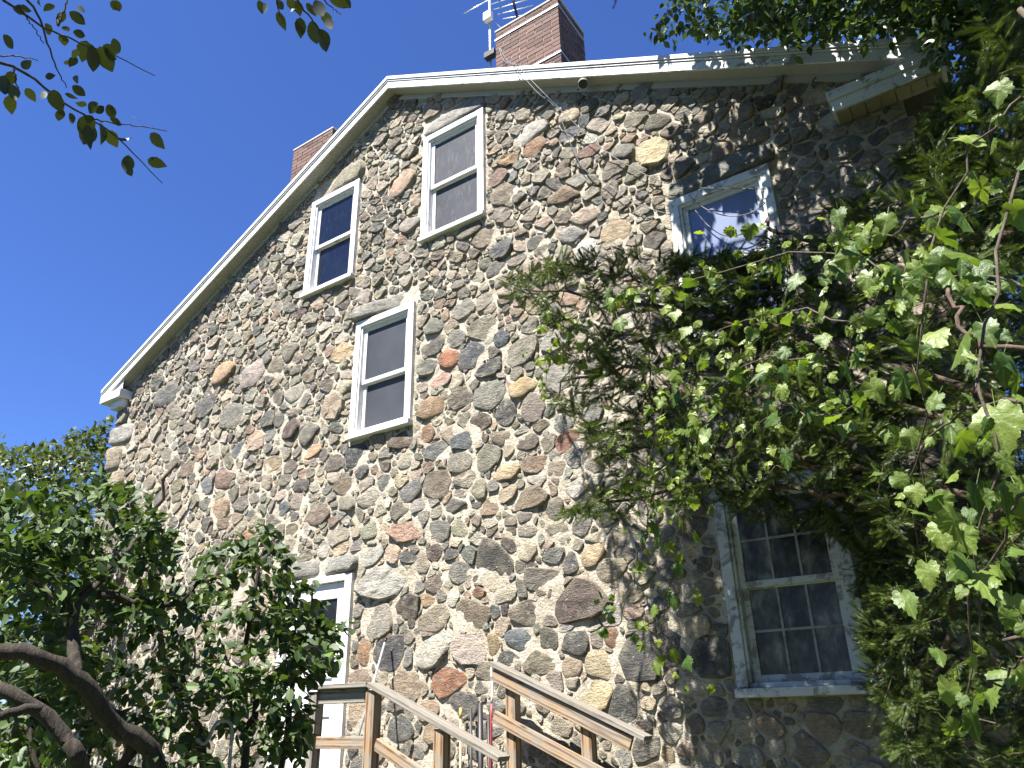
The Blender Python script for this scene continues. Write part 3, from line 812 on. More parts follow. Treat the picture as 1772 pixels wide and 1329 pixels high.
# antenna
mx0 = at(848, 60, 0.55)
ant = tag(empty('television_antenna', (mx0[0], 0.55, 8.9)), 'television antenna mast with amplifier box strapped to the chimney', 'antenna')
MB().tube([(0, 0, -0.3), (0, 0, 2.9)], 0.019, 8).build('mast', GALV, ant, smooth=True)
za = at(852, 30, 0.55)[2]-8.9
MB().box(-0.055, 0.075, -0.10, -0.02, za-0.10, za+0.06).build('amplifier_box', m_plain('ivory_plastic', (0.7, 0.68, 0.6), 0.5), ant, bevel=0.01)
zb = at(855, 82, 0.4)[2]-8.9
MB().box(-0.03, 0.14, -0.12, -0.03, zb-0.05, zb+0.05).build('mast_bracket', BLACK, ant, bevel=0.004)
def el(p0, p1, r_, nm='element', mat=GALV):
    a = np.array(p0)-np.array([mx0[0], 0.55, 8.9]); b_ = np.array(p1)-np.array([mx0[0], 0.55, 8.9])
    MB().tube([a, b_], r_, 6).build(nm, mat, ant, smooth=True)
el(at(803, 24, 0.35), at(856, -6, 0.6), 0.009)
bo0, bo1 = at(897, 38, 0.95), at(878, -40, 0.75)
el(bo0, bo1, 0.022, 'boom', BLACK)
for i in range(7):
    t = 0.12+0.14*i
    c = bo0+(bo1-bo0)*t
    L = 0.20+0.05*i
    el(c+np.array([-L, -0.10, -0.02]), c+np.array([L, 0.10, 0.02]), 0.008)
ad = spline([at(858, 40, 0.5), at(870, 52, 0.5), at(880, 62, 0.55)], 6)-np.array([mx0[0], 0.55, 8.9])
MB().tube(ad, 0.006, 5).build('lead_wire', BLACK, ant, smooth=True)

def cable(pts, label, r_=0.0045, grp=None):
    P = spline(np.array(pts), 4*len(pts)); o0 = P[0].copy()
    o = MB().tube(P-o0, r_, 5).build('cable', CABLE, smooth=True, loc=tuple(o0))
    return tag(o, label, 'cable', grp)
g = 'cables running down the gable'
cable([at(864, 84, 0.28), at(872, 105, 0.1), at(889, 112, -0.28), at(893, 118, -0.285), at(930, 160, -0.25), at(963, 190, -0.16), at(1003, 282, -0.09), at(1055, 322, -0.09), at(1100, 352, -0.09), at(1160, 372, -0.09)],
      'thin cable dropping from the chimney to the left side of the peeling upper window', grp=g)
cable([at(866, 84, 0.28), at(876, 104, 0.1), at(894, 112, -0.28), at(899, 118, -0.285), at(940, 160, -0.25), at(972, 192, -0.16), at(1040, 255, -0.09), at(1090, 288, -0.09), at(1140, 312, -0.09), at(1190, 324, -0.09), at(1250, 326, -0.1), at(1325, 327, -0.1)],
      'thin cable crossing the wall and the top of the peeling upper window frame', grp=g)
cable([at(1192, 338, -0.1), at(1222, 362, -0.12), at(1262, 374, -0.14), at(1300, 368, -0.12), at(1324, 352, -0.1)],
      'upper cable loop sagging across the pale blue window pane', grp=g)
cable([at(1203, 364, -0.1), at(1225, 390, -0.12), at(1255, 408, -0.14), at(1295, 402, -0.12), at(1330, 380, -0.1)],
      'lower cable loop sagging across the pale blue window pane', grp=g)

# ================================================================== steps and railings
def beam(name, p0, p1, w, h, mat, parent, o0, roll=0.0, ext0=0.0, ext1=0.0):
    """board from p0 to p1 (centre line), w across (horizontal), h up"""
    p0 = Vector(p0); p1 = Vector(p1); dv = p1-p0; L = dv.length; dv.normalize()
    b = MB().box(-ext0, L+ext1, -w/2, w/2, -h/2, h/2)
    me = bpy.data.meshes.new(name); me.from_pydata(b.v, [], b.f); me.materials.append(mat); me.update()
    o = bpy.data.objects.new(name, me); col.objects.link(o); o.parent = parent
    side = dv.cross(Vector((0, 0, 1)))
    if side.length < 1e-4: side = Vector((0, -1, 0))
    side.normalize(); up = side.cross(dv)
    M = Matrix((dv, -side, up)).transposed().to_4x4()
    M.translation = p0-Vector(o0)
    o.matrix_local = M
    m = o.modifiers.new('bevel', 'BEVEL'); m.width = 0.005; m.segments = 2
    return o

YA = -1.15
a0 = at(645, 1180, YA); a1 = at(872, 1308, YA); l0 = at(545, 1186, YA)
rA = tag(empty('handrail', (a0[0], YA, 0)), 'grey weathered handrail with landing section nearest the door and lilac', 'handrail', 'wooden stair railings')
oA = (a0[0], YA, 0)
ZA = a0[2]-0.02
mA = (a1[2]-a0[2])/(a1[0]-a0[0])
xl = l0[0]-0.0
beam('rail', (xl-0.02, YA, ZA), (a0[0]-0.005, YA, ZA), 0.14, 0.036, GREYWOOD, rA, oA)
beam('rail', (a0[0]+0.002, YA, ZA), (a1[0], YA, ZA+mA*(a1[0]-a0[0])), 0.14, 0.036, GREYWOOD, rA, oA, ext0=0.0)
beam('rail_support', (xl+0.05, YA, ZA-0.075), (a0[0]-0.06, YA, ZA-0.075), 0.036, 0.11, GREYWOOD, rA, oA)
xp = [xl+0.03, a0[0]+0.02, at(765, 1262, YA)[0]]
for k_, x in enumerate(xp):
    zt_ = ZA-0.02+min(0, mA*(x-a0[0]))
    beam('post', (x, YA+(0.0 if k_ else 0.0), 0.0), (x, YA, zt_-0.012), 0.092, 0.092, WOOD if k_ else GREYWOOD, rA, oA)
zmid = at(640, 1285, YA)[2]
beam('lower_rail', (xl+0.08, YA, zmid), (a0[0]-0.03, YA, zmid), 0.036, 0.09, WOOD, rA, oA)
beam('lower_rail', (a0[0]+0.07, YA, zmid-0.01), (a1[0], YA, zmid-0.01+mA*(a1[0]-a0[0])), 0.036, 0.09, WOOD, rA, oA)
YB = -0.34
b0 = at(853, 1148, YB); b1 = at(1122, 1278, YB)
rB = tag(empty('handrail', (b0[0], YB, 0)), 'sloping brown handrail close to the stone wall, grey on top', 'handrail', 'wooden stair railings')
oB = (b0[0], YB, 0)
mB = (b1[2]-b0[2])/(b1[0]-b0[0])
beam('rail', b0, b1, 0.14, 0.036, GREYWOOD, rB, oB)
beam('rail_support', (b0[0]+0.02, YB-0.03, b0[2]-0.085), (b1[0]-0.12, YB-0.03, b1[2]-0.085-mB*0.12), 0.036, 0.10, WOOD, rB, oB)
for px in (884, 1012):
    x = at(px, 1230, YB)[0]
    beam('post', (x, YB+0.035, 0), (x, YB+0.035, b0[2]-0.03+mB*(x-b0[0])), 0.09, 0.09, WOOD, rB, oB)
zm = at(862, 1240, YB)[2]
beam('lower_rail', (b0[0]+0.03, YB-0.03, zm), (b1[0]-0.1, YB-0.03, zm+mB*(b1[0]-0.1-b0[0]-0.03)), 0.036, 0.095, WOOD, rB, oB)
st = tag(empty('landing_steps', (-2.8, -0.75, 0)), 'low wooden landing and steps below the white door', 'steps')
for k_ in range(7): MB().box(-1.35, 1.25, -0.36+k_*0.14, -0.36+k_*0.14+0.13, 0.86, 0.90).build('plank', GREYWOOD, st)
MB().box(-1.33, 1.23, -0.35, 0.60, 0.0, 0.855).build('frame', WOOD, st)
for k_ in range(5):
    MB().box(1.26+k_*0.36, 1.26+k_*0.36+0.38, -0.36, 0.62, 0.86-0.15*(k_+1)-0.04, 0.86-0.15*(k_+1)).build('tread', GREYWOOD, st)
    MB().box(1.26+k_*0.36, 1.26+k_*0.36+0.355, -0.33, 0.60, 0.0, 0.86-0.15*(k_+1)-0.042).build('riser_block', GREYWOOD, st)

# sticks and stakes
def rod(name, pts, r_, mat, label, cat, grp=None, tip=None):
    P = np.array(pts); o0 = P[0]
    o = tag(MB().tube(P-o0, r_, 8).build(name, mat, smooth=True, loc=tuple(o0)), label, cat, grp)
    if tip:
        n, m_, t0 = tip
        MB().tube([P[-1]-o0+(P[-2]-P[-1])*t0, P[-1]-o0+(P[-1]-P[-2])*0.004], np.max(r_)*1.25, 8).build(n, m_, o, smooth=True)
    return o
YELL = m_plain('yellow_handle', (0.62, 0.42, 0.10), 0.5); RED = m_plain('red_paint', (0.30, 0.05, 0.05), 0.5); WPL = m_plain('white_plastic', (0.75, 0.75, 0.74), 0.4)
def ground_foot(p, q):     # extend p->q line down to the landing or ground
    return p
P1 = at(668, 1104, -0.10); P0 = at(620, 1275, -0.62)
rod('metal_rod', [P0, P1], 0.011, GALV, 'thin grey metal rod leaning on the wall beside the door', 'rod', tip=('tip', BLACK, 0.05))
def stake(px, py, Y, mat, label, tip=None, lean=0.05, r_=0.014):
    t_ = at(px, py, Y)
    return rod('garden_stake', [(t_[0]+lean, Y-0.06, 0.32), t_], r_, mat, label, 'stake', 'stakes leaning behind the steps', tip)
stake(797, 1226, -0.10, m_plain('cane', (0.5, 0.38, 0.2), 0.6), 'thin cane stake with yellow tip behind the handrail', ('tip', YELL, 0.06), r_=0.010)
stake(831, 1216, -0.12, BLACK, 'thick black pipe stake standing behind the grey handrail end', r_=0.024)
stake(815, 1226, -0.09, BLACK, 'short black stake between the cane and the thick pipe', r_=0.012)
stake(845, 1236, -0.16, BLACK, 'black stake close beside the red and white pole', r_=0.013)
o0 = at(853, 1150, -0.27)
rod('pole', [(o0[0]-0.03, -0.30, 0.3), at(850, 1225, -0.28)-np.array([0, 0, 0.06]), at(851, 1218, -0.275)], 0.011, RED, 'red pole with white hooked top hanging at the brown handrail end', 'pole')
pz = bpy.data.objects['pole']
hk = [at(851, 1218, -0.275), at(852, 1180, -0.272), at(850, 1162, -0.27), at(853, 1149, -0.27), at(860, 1143, -0.27)]
MB().tube(spline(np.array(hk)-np.array(pz.location), 14), 0.0095, 8).build('hook', WPL, pz, smooth=True)

# shepherd's hook in the lilac
dh = 4.3
hk = [atd(397, 1420, dh), atd(397, 1329, dh), atd(401, 1275, dh), atd(400, 1254, dh), atd(390, 1247, dh), atd(377, 1250, dh), atd(368, 1262, dh), atd(363, 1276, dh), atd(353, 1287, dh), atd(344, 1283, dh), atd(341, 1277, dh)]
hk = [np.array([hk[0][0], hk[0][1], 0.0])]+hk
P = spline(np.array(hk), 50)
tag(MB().tube(P-P[0], 0.0085, 8).build('plant_hook', m_plain('grey_iron', (0.30, 0.30, 0.29), 0.5, 0.4), smooth=True, loc=tuple(P[0])), 'grey metal shepherd hook rising in front of the lilac', 'plant hook')
p = atd(158, 1285, 5.2)
tr = tag(empty('metal_tray', tuple(p)), 'small pale blue grey tray glimpsed between the lilac trunks', 'tray')
MB().prism([(-0.09, 0.0), (0.09, 0.0), (0.075, 0.035), (-0.06, 0.05)], -0.06, 0.06).build('tray_body', m_plain('blue_grey_metal', (0.42, 0.5, 0.58), 0.4, 0.2), tr, bevel=0.006)
MB().tube([(0, 0, -0.002), (0, 0, -p[2])], 0.012, 8).build('stand', BLACK, tr, smooth=True)

# ================================================================== vegetation helpers
def frames(dirs, norms):
    d = dirs/np.linalg.norm(dirs, axis=1)[:, None]
    n = norms-d*(norms*d).sum(1)[:, None]
    n /= np.maximum(np.linalg.norm(n, axis=1)[:, None], 1e-6)
    return d, np.cross(n, d), n            # x along leaf, y across, z normal

def scatter(name, mat, parent, tmplV, tmplF, P, D, Nn, S, val, loc, kind=None):
    """many copies of a small template as one mesh"""
    d, s, n = frames(D, Nn)
    tv = np.asarray(tmplV, float)
    V = P[:, None]+S[:, None, None]*(tv[None, :, 0:1]*d[:, None]+tv[None, :, 1:2]*s[:, None]+tv[None, :, 2:3]*n[:, None])
    m, k = len(P), len(tv)
    sizes = np.array([len(f) for f in tmplF]); flat = np.array([v for f in tmplF for v in f])
    L = (flat[None]+np.arange(m)[:, None]*k).ravel()
    C = np.repeat(val, k)[:, None]*np.ones((1, 3))
    me = mesh_np(name, V.reshape(-1, 3)-np.array(loc), L, np.tile(sizes, m), C, smooth=False)
    o = link(name, me, mat, parent)
    if kind: o['kind'] = kind
    return o

class Plant:
    """limbs given as polylines; twigs grown from them to targets"""
    def __init__(s, seed): s.nodes = []; s.rad = []; s.tubes = []; s.twigs = []; s.g = np.random.default_rng(seed)
    def limb(s, pts, r0, r1, n=14, wig=0.02, keep=True):
        P = spline(pts, n)
        P[1:-1] += s.g.normal(0, wig, (n-2, 3))
        rr = np.linspace(r0, r1, n)
        s.tubes.append((P, rr))
        if keep:
            s.nodes += list(P); s.rad += list(rr)
        return P
    def grow(s, targets, r_=0.006, sag=0.05, up=0.1, nseg=6, penal=None):
        T = np.array(targets)
        Nd = np.array(s.nodes)
        d0 = np.min(np.linalg.norm(T[:, None]-Nd[None], axis=2), axis=1)
        buf = np.zeros((len(Nd)+nseg*len(T), 3)); m_ = len(Nd); buf[:m_] = Nd
        for i in np.argsort(d0):
            while m_ < len(s.nodes): buf[m_] = s.nodes[m_]; m_ += 1
            Nd = buf[:m_]
            d = np.sqrt(((Nd-T[i])**2).sum(1))
            j = int(np.argmin(d+s.g.random(len(d))*0.08*d.min()))
            a = Nd[j]; L = d[j]
            if L < 1e-3: continue
            mid = 0.5*(a+T[i])+s.g.normal(0, 0.07*L, 3)+np.array([0, 0, up*L])
            t = np.linspace(0, 1, nseg)[:, None]
            P = (1-t)**2*a+2*t*(1-t)*mid+t*t*T[i]
            rr = np.linspace(min(s.rad[j]*0.8, r_*(1+L*1.6)), r_*0.35, nseg)
            s.tubes.append((P, rr)); s.twigs.append(P)
            s.nodes += list(P[1:]); s.rad += list(rr[1:])
    def wood(s, name, mat, parent, loc, big=0.02):
        b = MB(); c = MB()
        for P, rr in s.tubes:
            k = 10 if rr[0] > 0.05 else 7 if rr[0] > big else 4
            (b if rr[0] > big else c).tube(P-np.array(loc), rr, k)
        out = []
        if b.v: out.append(b.build(name, mat, parent, smooth=True))
        if c.v: out.append(tag(c.build('branches', mat if mat is not BARK else TWIG, parent, smooth=True), kind='stuff'))
        return out

def in_poly(px, py, poly):
    inside = False; n = len(poly)
    for i in range(n):
        x1, y1 = poly[i]; x2, y2 = poly[(i+1) % n]
        if (y1 > py) != (y2 > py) and px < (x2-x1)*(py-y1)/(y2-y1)+x1: inside = not inside
    return inside

def sample(poly, n, rs, depth):
    xs_ = [p[0] for p in poly]; ys_ = [p[1] for p in poly]; out = []
    while len(out) < n:
        px = rs.uniform(min(xs_), max(xs_)); py = rs.uniform(min(ys_), max(ys_))
        if in_poly(px, py, poly): out.append(depth(px, py))
    return out

# leaf templates (x along, y across, z normal)
ROUND = [(0.0, 0.0), (0.08, 0.14), (0.2, 0.25), (0.38, 0.33), (0.58, 0.33), (0.76, 0.25), (0.9, 0.12), (1.0, 0.0)]
def ovate(fold=0.12, curl=-0.10, hs=((0.0, 0.0), (0.12, 0.20), (0.35, 0.31), (0.62, 0.25), (0.86, 0.10), (1.0, 0.0))):
    V = []; F = []
    mid = [(x, 0, curl*x*x) for x, _ in hs]
    V += mid
    for sgn in (1, -1):
        b0_ = len(V)
        V += [(x, sgn*w, curl*x*x+fold*w) for x, w in hs[1:-1]]
        m = len(hs)
        ids = [0]+[b0_+i for i in range(m-2)]+[m-1]
        for i in range(m-1):
            f = [i, i+1, ids[i+1], ids[i]] if sgn < 0 else [i, ids[i], ids[i+1], i+1]
            f2 = []
            for v in f:
                if v not in f2: f2.append(v)
            F.append(tuple(f2))
    return V, F
OV = ovate()
def grape():
    """three-lobed toothed vine leaf, about 1 long, stalk end at origin"""
    half = [(0.0, 0.0), (-0.16, 0.16), (-0.12, 0.34), (0.02, 0.42), (0.04, 0.52), (0.20, 0.50), (0.30, 0.60), (0.40, 0.50), (0.52, 0.50), (0.50, 0.38), (0.62, 0.36), (0.66, 0.27), (0.80, 0.24), (0.84, 0.13), (1.0, 0.0)]
    V = [(0.25, 0, 0.03)]
    ring = half+[(x, -y) for x, y in half[-2:0:-1]]
    V += [(x, y, -0.16*x*x-0.22*y*y+0.05*math.cos(9*math.atan2(y, x-0.2))*math.hypot(x-0.25, y)) for x, y in ring]
    n = len(ring)
    F = [(0, 1+(i+1) % n, 1+i) for i in range(n)]
    F = [(f[0], f[2], f[1]) for f in F]
    # stalk
    k = len(V)
    V += [(0.0, 0.012, 0.0), (0.0, -0.012, 0.0), (-0.45, -0.010, -0.10), (-0.45, 0.010, -0.10)]
    F.append((k, k+1, k+2, k+3))
    return V, F
GR = grape()

def leaf_objects(parent, mat, tmpls, P, D, Nn, S, loc, name='leaf'):
    mes = []
    for k_, (V, F) in enumerate(tmpls):
        me = mesh_np(name, V, [v for f in F for v in f], [len(f) for f in F], None, smooth=True); me.materials.append(mat); mes.append(me)
    d, s, n = frames(D, Nn)
    for i in range(len(P)):
        o = bpy.data.objects.new(name, mes[i % len(mes)])
        M = Matrix((Vector(d[i]), Vector(s[i]), Vector(n[i]))).transposed()*float(S[i])
        M = M.to_4x4(); M.translation = Vector(P[i])-Vector(loc)
        col.objects.link(o); o.parent = parent; o.matrix_local = M

SUNV = np.array(SUN_DIR)

# ================================================================== YEW
yl = (3.95, -1.75, 0.0)
yew = tag(empty('yew_tree', yl), 'dense dark green yew reaching across the wall in front of the shaded windows', 'tree')
Y = Plant(3)
Y.limb([(3.95, -1.75, 0), (3.9, -1.7, 1.5), (4.0, -1.6, 3.2), (3.85, -1.5, 5.0), (3.9, -1.4, 7.2)], 0.16, 0.04, 20, 0.015)
Y.limb([(3.93, -1.7, 1.2), (4.2, -2.6, 3.0), (3.9, -3.0, 5.0), (3.8, -2.9, 6.0)], 0.09, 0.03, 14)
lims = [([(3.9, -1.6, 2.4), at(1560, 640, -1.5), at(1300, 560, -1.4), at(1080, 520, -1.2), at(900, 500, -1.05)], 0.028),
        ([(3.95, -1.6, 2.2), at(1550, 700, -1.4), at(1330, 660, -1.2), at(1130, 640, -1.1), at(970, 660, -0.95)], 0.026),
        ([(3.95, -1.6, 2.0), at(1560, 830, -1.3), at(1350, 790, -1.15), at(1150, 770, -1.0), at(1040, 790, -0.9)], 0.026),
        ([(3.9, -1.6, 1.7), at(1570, 900, -1.2), at(1400, 850, -1.0), at(1200, 840, -0.9), at(1010, 885, -0.85)], 0.024),
        ([(3.9, -1.55, 3.6), at(1600, 400, -1.4), at(1480, 430, -1.2), at(1350, 400, -1.0), at(1325, 385, -0.9)], 0.04),
        ([(3.85, -1.5, 4.8), at(1680, 320, -1.2), at(1620, 260, -1.1), at(1540, 310, -0.9)], 0.035),
        ([(3.85, -1.5, 5.4), (3.4, -1.9, 6.6), (2.6, -2.0, 7.2)], 0.03),
        ([(4.0, -1.6, 3.0), at(1700, 900, -1.6), at(1640, 1100, -1.4), at(1600, 1250, -1.2)], 0.035),
        ([(4.0, -2.4, 2.6), at(1720, 600, -2.3), at(1640, 500, -2.1)], 0.012),
        ([(4.0, -1.6, 1.3), at(1690, 1150, -1.3), at(1560, 1180, -0.9)], 0.03)]
for P_, r0 in lims: Y.limb(P_, r0, 0.010, 18, 0.018)
gy = Y.g
polyA = [(862, 490), (950, 448), (1070, 420), (1150, 442), (1220, 445), (1312, 440), (1330, 365), (1400, 405), (1500, 300), (1560, 420), (1560, 900), (1440, 835), (1300, 865), (1230, 860), (1100, 900),
         (965, 893), (1050, 830), (1010, 760), (945, 690), (1000, 640), (930, 560)]
polyB = [(1520, 330), (1560, 240), (1640, 185), (1700, 110), (1790, 60), (1790, 1329), (1560, 1329), (1520, 1100), (1500, 900), (1560, 500)]
T = sample(polyA, 960, gy, lambda x, y: at(x, y, gy.uniform(-1.75, -0.75)))
T += sample(polyB, 680, gy, lambda x, y: at(x, y, gy.uniform(-2.0, -0.4)))
T += sample([(1690, 110), (1790, 40), (1790, 500), (1600, 420), (1580, 270), (1650, 210)], 200, gy, lambda x, y: at(x, y, gy.uniform(-2.2, -0.5)))
T += sample([(1690, 60), (1810, 20), (1810, 1329), (1640, 1329), (1640, 300)], 260, gy, lambda x, y: at(x, y, gy.uniform(-1.4, 0.8)))
T += sample([(1600, 185), (1690, 120), (1690, 320), (1590, 320)], 90, gy, lambda x, y: at(x, y, gy.uniform(-1.7, -0.7)))
T += sample([(1690, 360), (1810, 340), (1810, 640), (1690, 620)], 110, gy, lambda x, y: at(x, y, gy.uniform(-1.0, 0.9)))
T += sample([(1240, 855), (1480, 835), (1560, 900), (1550, 1010), (1490, 960), (1400, 905), (1300, 895)], 110, gy, lambda x, y: at(x, y, gy.uniform(-1.0, -0.35)))
T += sample([(1490, 960), (1570, 950), (1570, 1220), (1515, 1200)], 80, gy, lambda x, y: at(x, y, gy.uniform(-0.9, -0.3)))
T += sample([(1150, 447), (1330, 440), (1390, 520), (1340, 600), (1180, 600)], 260, gy, lambda x, y: at(x, y, gy.uniform(-1.3, -0.4)))
T += sample([(1500, 880), (1600, 880), (1640, 1329), (1540, 1329), (1500, 1150)], 90, gy, lambda x, y: at(x, y, gy.uniform(-1.6, -0.4)))
# rest of the crown, above and to the right of the picture
for _ in range(500):
    c_ = np.array([gy.uniform(1.0, 4.2), gy.uniform(-2.6, -1.0), gy.uniform(4.4, 7.4)])
    (qx, qy), _z = project(c_)
    if qy < -25 or qx > 1700: T.append(c_)
Y.grow(T, 0.006, up=0.05)
Y.wood('trunk', YEWBARK, yew, yl)
# sprig template: two ranks of needles
sv, sf = [], []
for i in range(18):
    x = 0.05+0.95*i/18; L = 0.20*(1-0.45*(i/18)**3)
    for w_ in (80, -80, 15*math.sin(i*2.3)):
        k_ = len(sv); a = R(54); w_ = R(w_+14*math.sin(i*5.7))
        e_ = np.array([0, math.sin(w_), math.cos(w_)]); t_ = np.array([0, math.cos(w_), -math.sin(w_)])
        tip_ = np.array([x+L*math.cos(a), 0, 0])+e_*L*math.sin(a)
        q0 = np.array([x, 0, 0]); wv = (np.array([1.0, 0, 0])*abs(math.sin(w_))+t_*abs(math.cos(w_)))*0.020
        sv += [tuple(q0-wv), tuple(q0+wv), tuple(tip_)]
        sf.append((k_, k_+1, k_+2))
k_ = len(sv); sv += [(0, 0.010, -0.002), (0, -0.010, -0.002), (1, 0, -0.002)]; sf.append((k_, k_+1, k_+2))
P, D, Nn, S = [], [], [], []
for tw in Y.twigs:
    L = np.linalg.norm(tw[-1]-tw[0]); n = int(np.clip(L*34, 9, 18))
    for t in np.linspace(0.35, 1.0, n):
        f = t*(len(tw)-1); i = min(int(f), len(tw)-2)
        p = tw[i]+(tw[i+1]-tw[i])*(f-i); d = tw[i+1]-tw[i]; d = d/np.linalg.norm(d)
        sd = np.cross(d, [0, 0, 1.0]); sd /= np.linalg.norm(sd)+1e-6
        dd = d*gy.uniform(0.4, 1.0)+sd*gy.choice([-1, 1])*gy.uniform(0.2, 1.0)+np.array([0, 0, gy.uniform(-0.45, 0.25)])
        P.append(p+gy.normal(0, 0.012, 3)); D.append(dd); Nn.append(np.array([0, -0.25, 1.0])+gy.normal(0, 0.35, 3)); S.append(gy.uniform(0.08, 0.145)*np.clip(np.linalg.norm(p-CAM)/4.4, 0.62, 1.0))
P, D, Nn, S = map(np.array, (P, D, Nn, S))
print('yew sprigs', len(P))
scatter('crown', YEW, yew, sv, sf, P, D, Nn, S, np.clip(gy.normal(0.5, 0.25, len(P)), 0, 1), yl, 'stuff')

# ================================================================== GRAPE VINE on the yew
vl = (3.55, -3.4, 0.0)
vine = tag(empty('grape_vine', vl), 'wild grape vine with broad pale toothed leaves hanging over the yew', 'vine')
Vn = Plant(5); gv = Vn.g
def vpath(pts, dep, r0=0.0045, r1=0.002): return Vn.limb([atd(x, y, d_) for (x, y), d_ in zip(pts, dep)], r0, r1, 16, 0.012)
main = Vn.limb([(3.55, -3.4, 0), (3.6, -3.2, 1.5), (3.7, -3.0, 3.0), (3.5, -2.8, 4.2)], 0.02, 0.012, 14)
strands = [([(1790, 250), (1740, 420), (1700, 640), (1720, 800), (1690, 960), (1720, 1150)], [2.6, 2.2, 2.0, 1.9, 2.0, 2.1], 34),
           ([(1790, 150), (1700, 230), (1640, 360), (1600, 520), (1590, 650), (1600, 800), (1590, 950)], [3.0, 2.9, 2.8, 2.6, 2.6, 2.7, 2.8], 34),
           ([(1780, 500), (1660, 470), (1560, 480), (1500, 520), (1470, 600), (1480, 700)], [2.4, 2.6, 2.8, 3.0, 3.2, 3.3], 24),
           ([(1780, 700), (1690, 700), (1620, 740), (1570, 830), (1560, 900)], [2.2, 2.4, 2.6, 2.8, 2.9], 16),
           ([(1785, 850), (1740, 900), (1700, 1000), (1680, 1130), (1660, 1260)], [2.0, 2.1, 2.3, 2.5, 2.6], 18),
           ([(1540, 480), (1420, 440), (1290, 460), (1180, 490), (1080, 510), (1010, 560), (960, 600), (945, 660)], [3.3, 3.8, 4.2, 4.6, 4.9, 5.1, 5.3, 5.3], 38),
           ([(1500, 560), (1380, 540), (1270, 560), (1200, 600), (1160, 660), (1130, 740), (1120, 830), (1100, 920)], [3.5, 3.9, 4.2, 4.4, 4.6, 4.7, 4.8, 4.9], 34),
           ([(1480, 640), (1360, 620), (1260, 650), (1200, 720), (1190, 790), (1150, 860)], [3.5, 3.9, 4.2, 4.4, 4.6, 4.7], 26),
           ([(1120, 830), (1115, 930), (1095, 1000), (1080, 1050), (1068, 1085)], [4.9, 5.0, 5.1, 5.15, 5.2], 9),
           ([(1190, 790), (1180, 920), (1150, 1050), (1150, 1130), (1178, 1175)], [4.6, 4.8, 4.95, 5.0, 5.0], 11),
           ([(1480, 700), (1420, 720), (1340, 700), (1290, 760), (1260, 830)], [3.4, 3.6, 3.9, 4.1, 4.3], 16),
           ([(1640, 360), (1540, 400), (1460, 420), (1430, 480)], [2.9, 3.2, 3.4, 3.6], 12),
           ([(1770, 1100), (1740, 1180), (1700, 1260)], [2.1, 2.2, 2.4], 8)]
P, D, Nn, S = [], [], [], []
for pts, dep, n in strands:
    W = vpath(pts, dep)
    n = int(n*(2.6 if dep[-1] > 3.2 else 1.0))
    for k_ in range(n):
        f = (k_+gv.random())/n*(len(W)-1); i = min(int(f), len(W)-2)
        p = W[i]+(W[i+1]-W[i])*(f-i)
        dist = np.linalg.norm(p-CAM)
        toc = (CAM-p)/dist
        out = gv.normal(0, 1, 3)*np.array([1, 0.7, 0.8]); out += toc*0.8; out /= np.linalg.norm(out)
        p = p+out*gv.uniform(0.02, 0.17 if dist < 3.6 else 0.26)
        D.append(np.array([0, 0, -0.75])+gv.normal(0, 0.45, 3)); Nn.append(SUNV*0.9+toc*0.5+gv.normal(0, 0.55, 3))
        P.append(p); S.append((0.04+0.065*gv.random()**1.6)*(0.86 if dist < 3.6 else 0.95))
# a few broad leaves nearest the camera
for px, py, w in ((1722, 735, 95), (1690, 865, 78), (1757, 862, 80), (1563, 520, 54), (1503, 485, 48), (1588, 600, 52), (1645, 745, 54), (1735, 635, 60), (1700, 575, 54), (1750, 1050, 55), (1672, 505, 56), (1585, 660, 44), (1760, 1165, 50), (1120, 595, 30), (1520, 690, 40)):
    s_ = 0.115*gv.uniform(0.9, 1.1); dist = F_PX*s_/(w*0.78)
    p = atd(px, py-0.3*w, dist); toc = (CAM-p)/np.linalg.norm(CAM-p)
    P.append(p); D.append(np.array([0, 0, -0.8])+gv.normal(0, 0.25, 3)); Nn.append(SUNV+toc*0.9+gv.normal(0, 0.15, 3)); S.append(s_)
P, D, Nn, S = map(np.array, (P, D, Nn, S))
print('vine leaves', len(P))
tm = []
for k_ in range(6):
    V_, F_ = GR
    V2 = [(x*(1+0.05*math.sin(k_*3+y*5)), y*(0.78+0.16*math.sin(k_*2.2)+0.1*math.sin(k_+x*4)), z*(0.6+0.9*(k_ % 3))+0.07*math.sin(5*x+k_*1.7)+0.05*math.sin(7*y+k_)) for x, y, z in V_]
    tm.append((V2, F_))
zv = project(P)[1]
ordv = np.argsort(-S/zv); keep_i = ordv[:296]; rest_i = ordv[296:]
scatter('small_leaves', GRAPE_S, vine, tm[1][0], tm[1][1], P[rest_i], D[rest_i], Nn[rest_i], S[rest_i], np.clip(gv.normal(0.6, 0.25, len(rest_i)), 0, 1), vl, 'stuff')
leaf_objects(vine, GRAPE, tm, P[keep_i], D[keep_i], Nn[keep_i], S[keep_i], vl)
for P_, rr in Vn.tubes: MB().tube(P_-np.array(vl), rr, 6).build('stem', TWIG, vine, smooth=True)

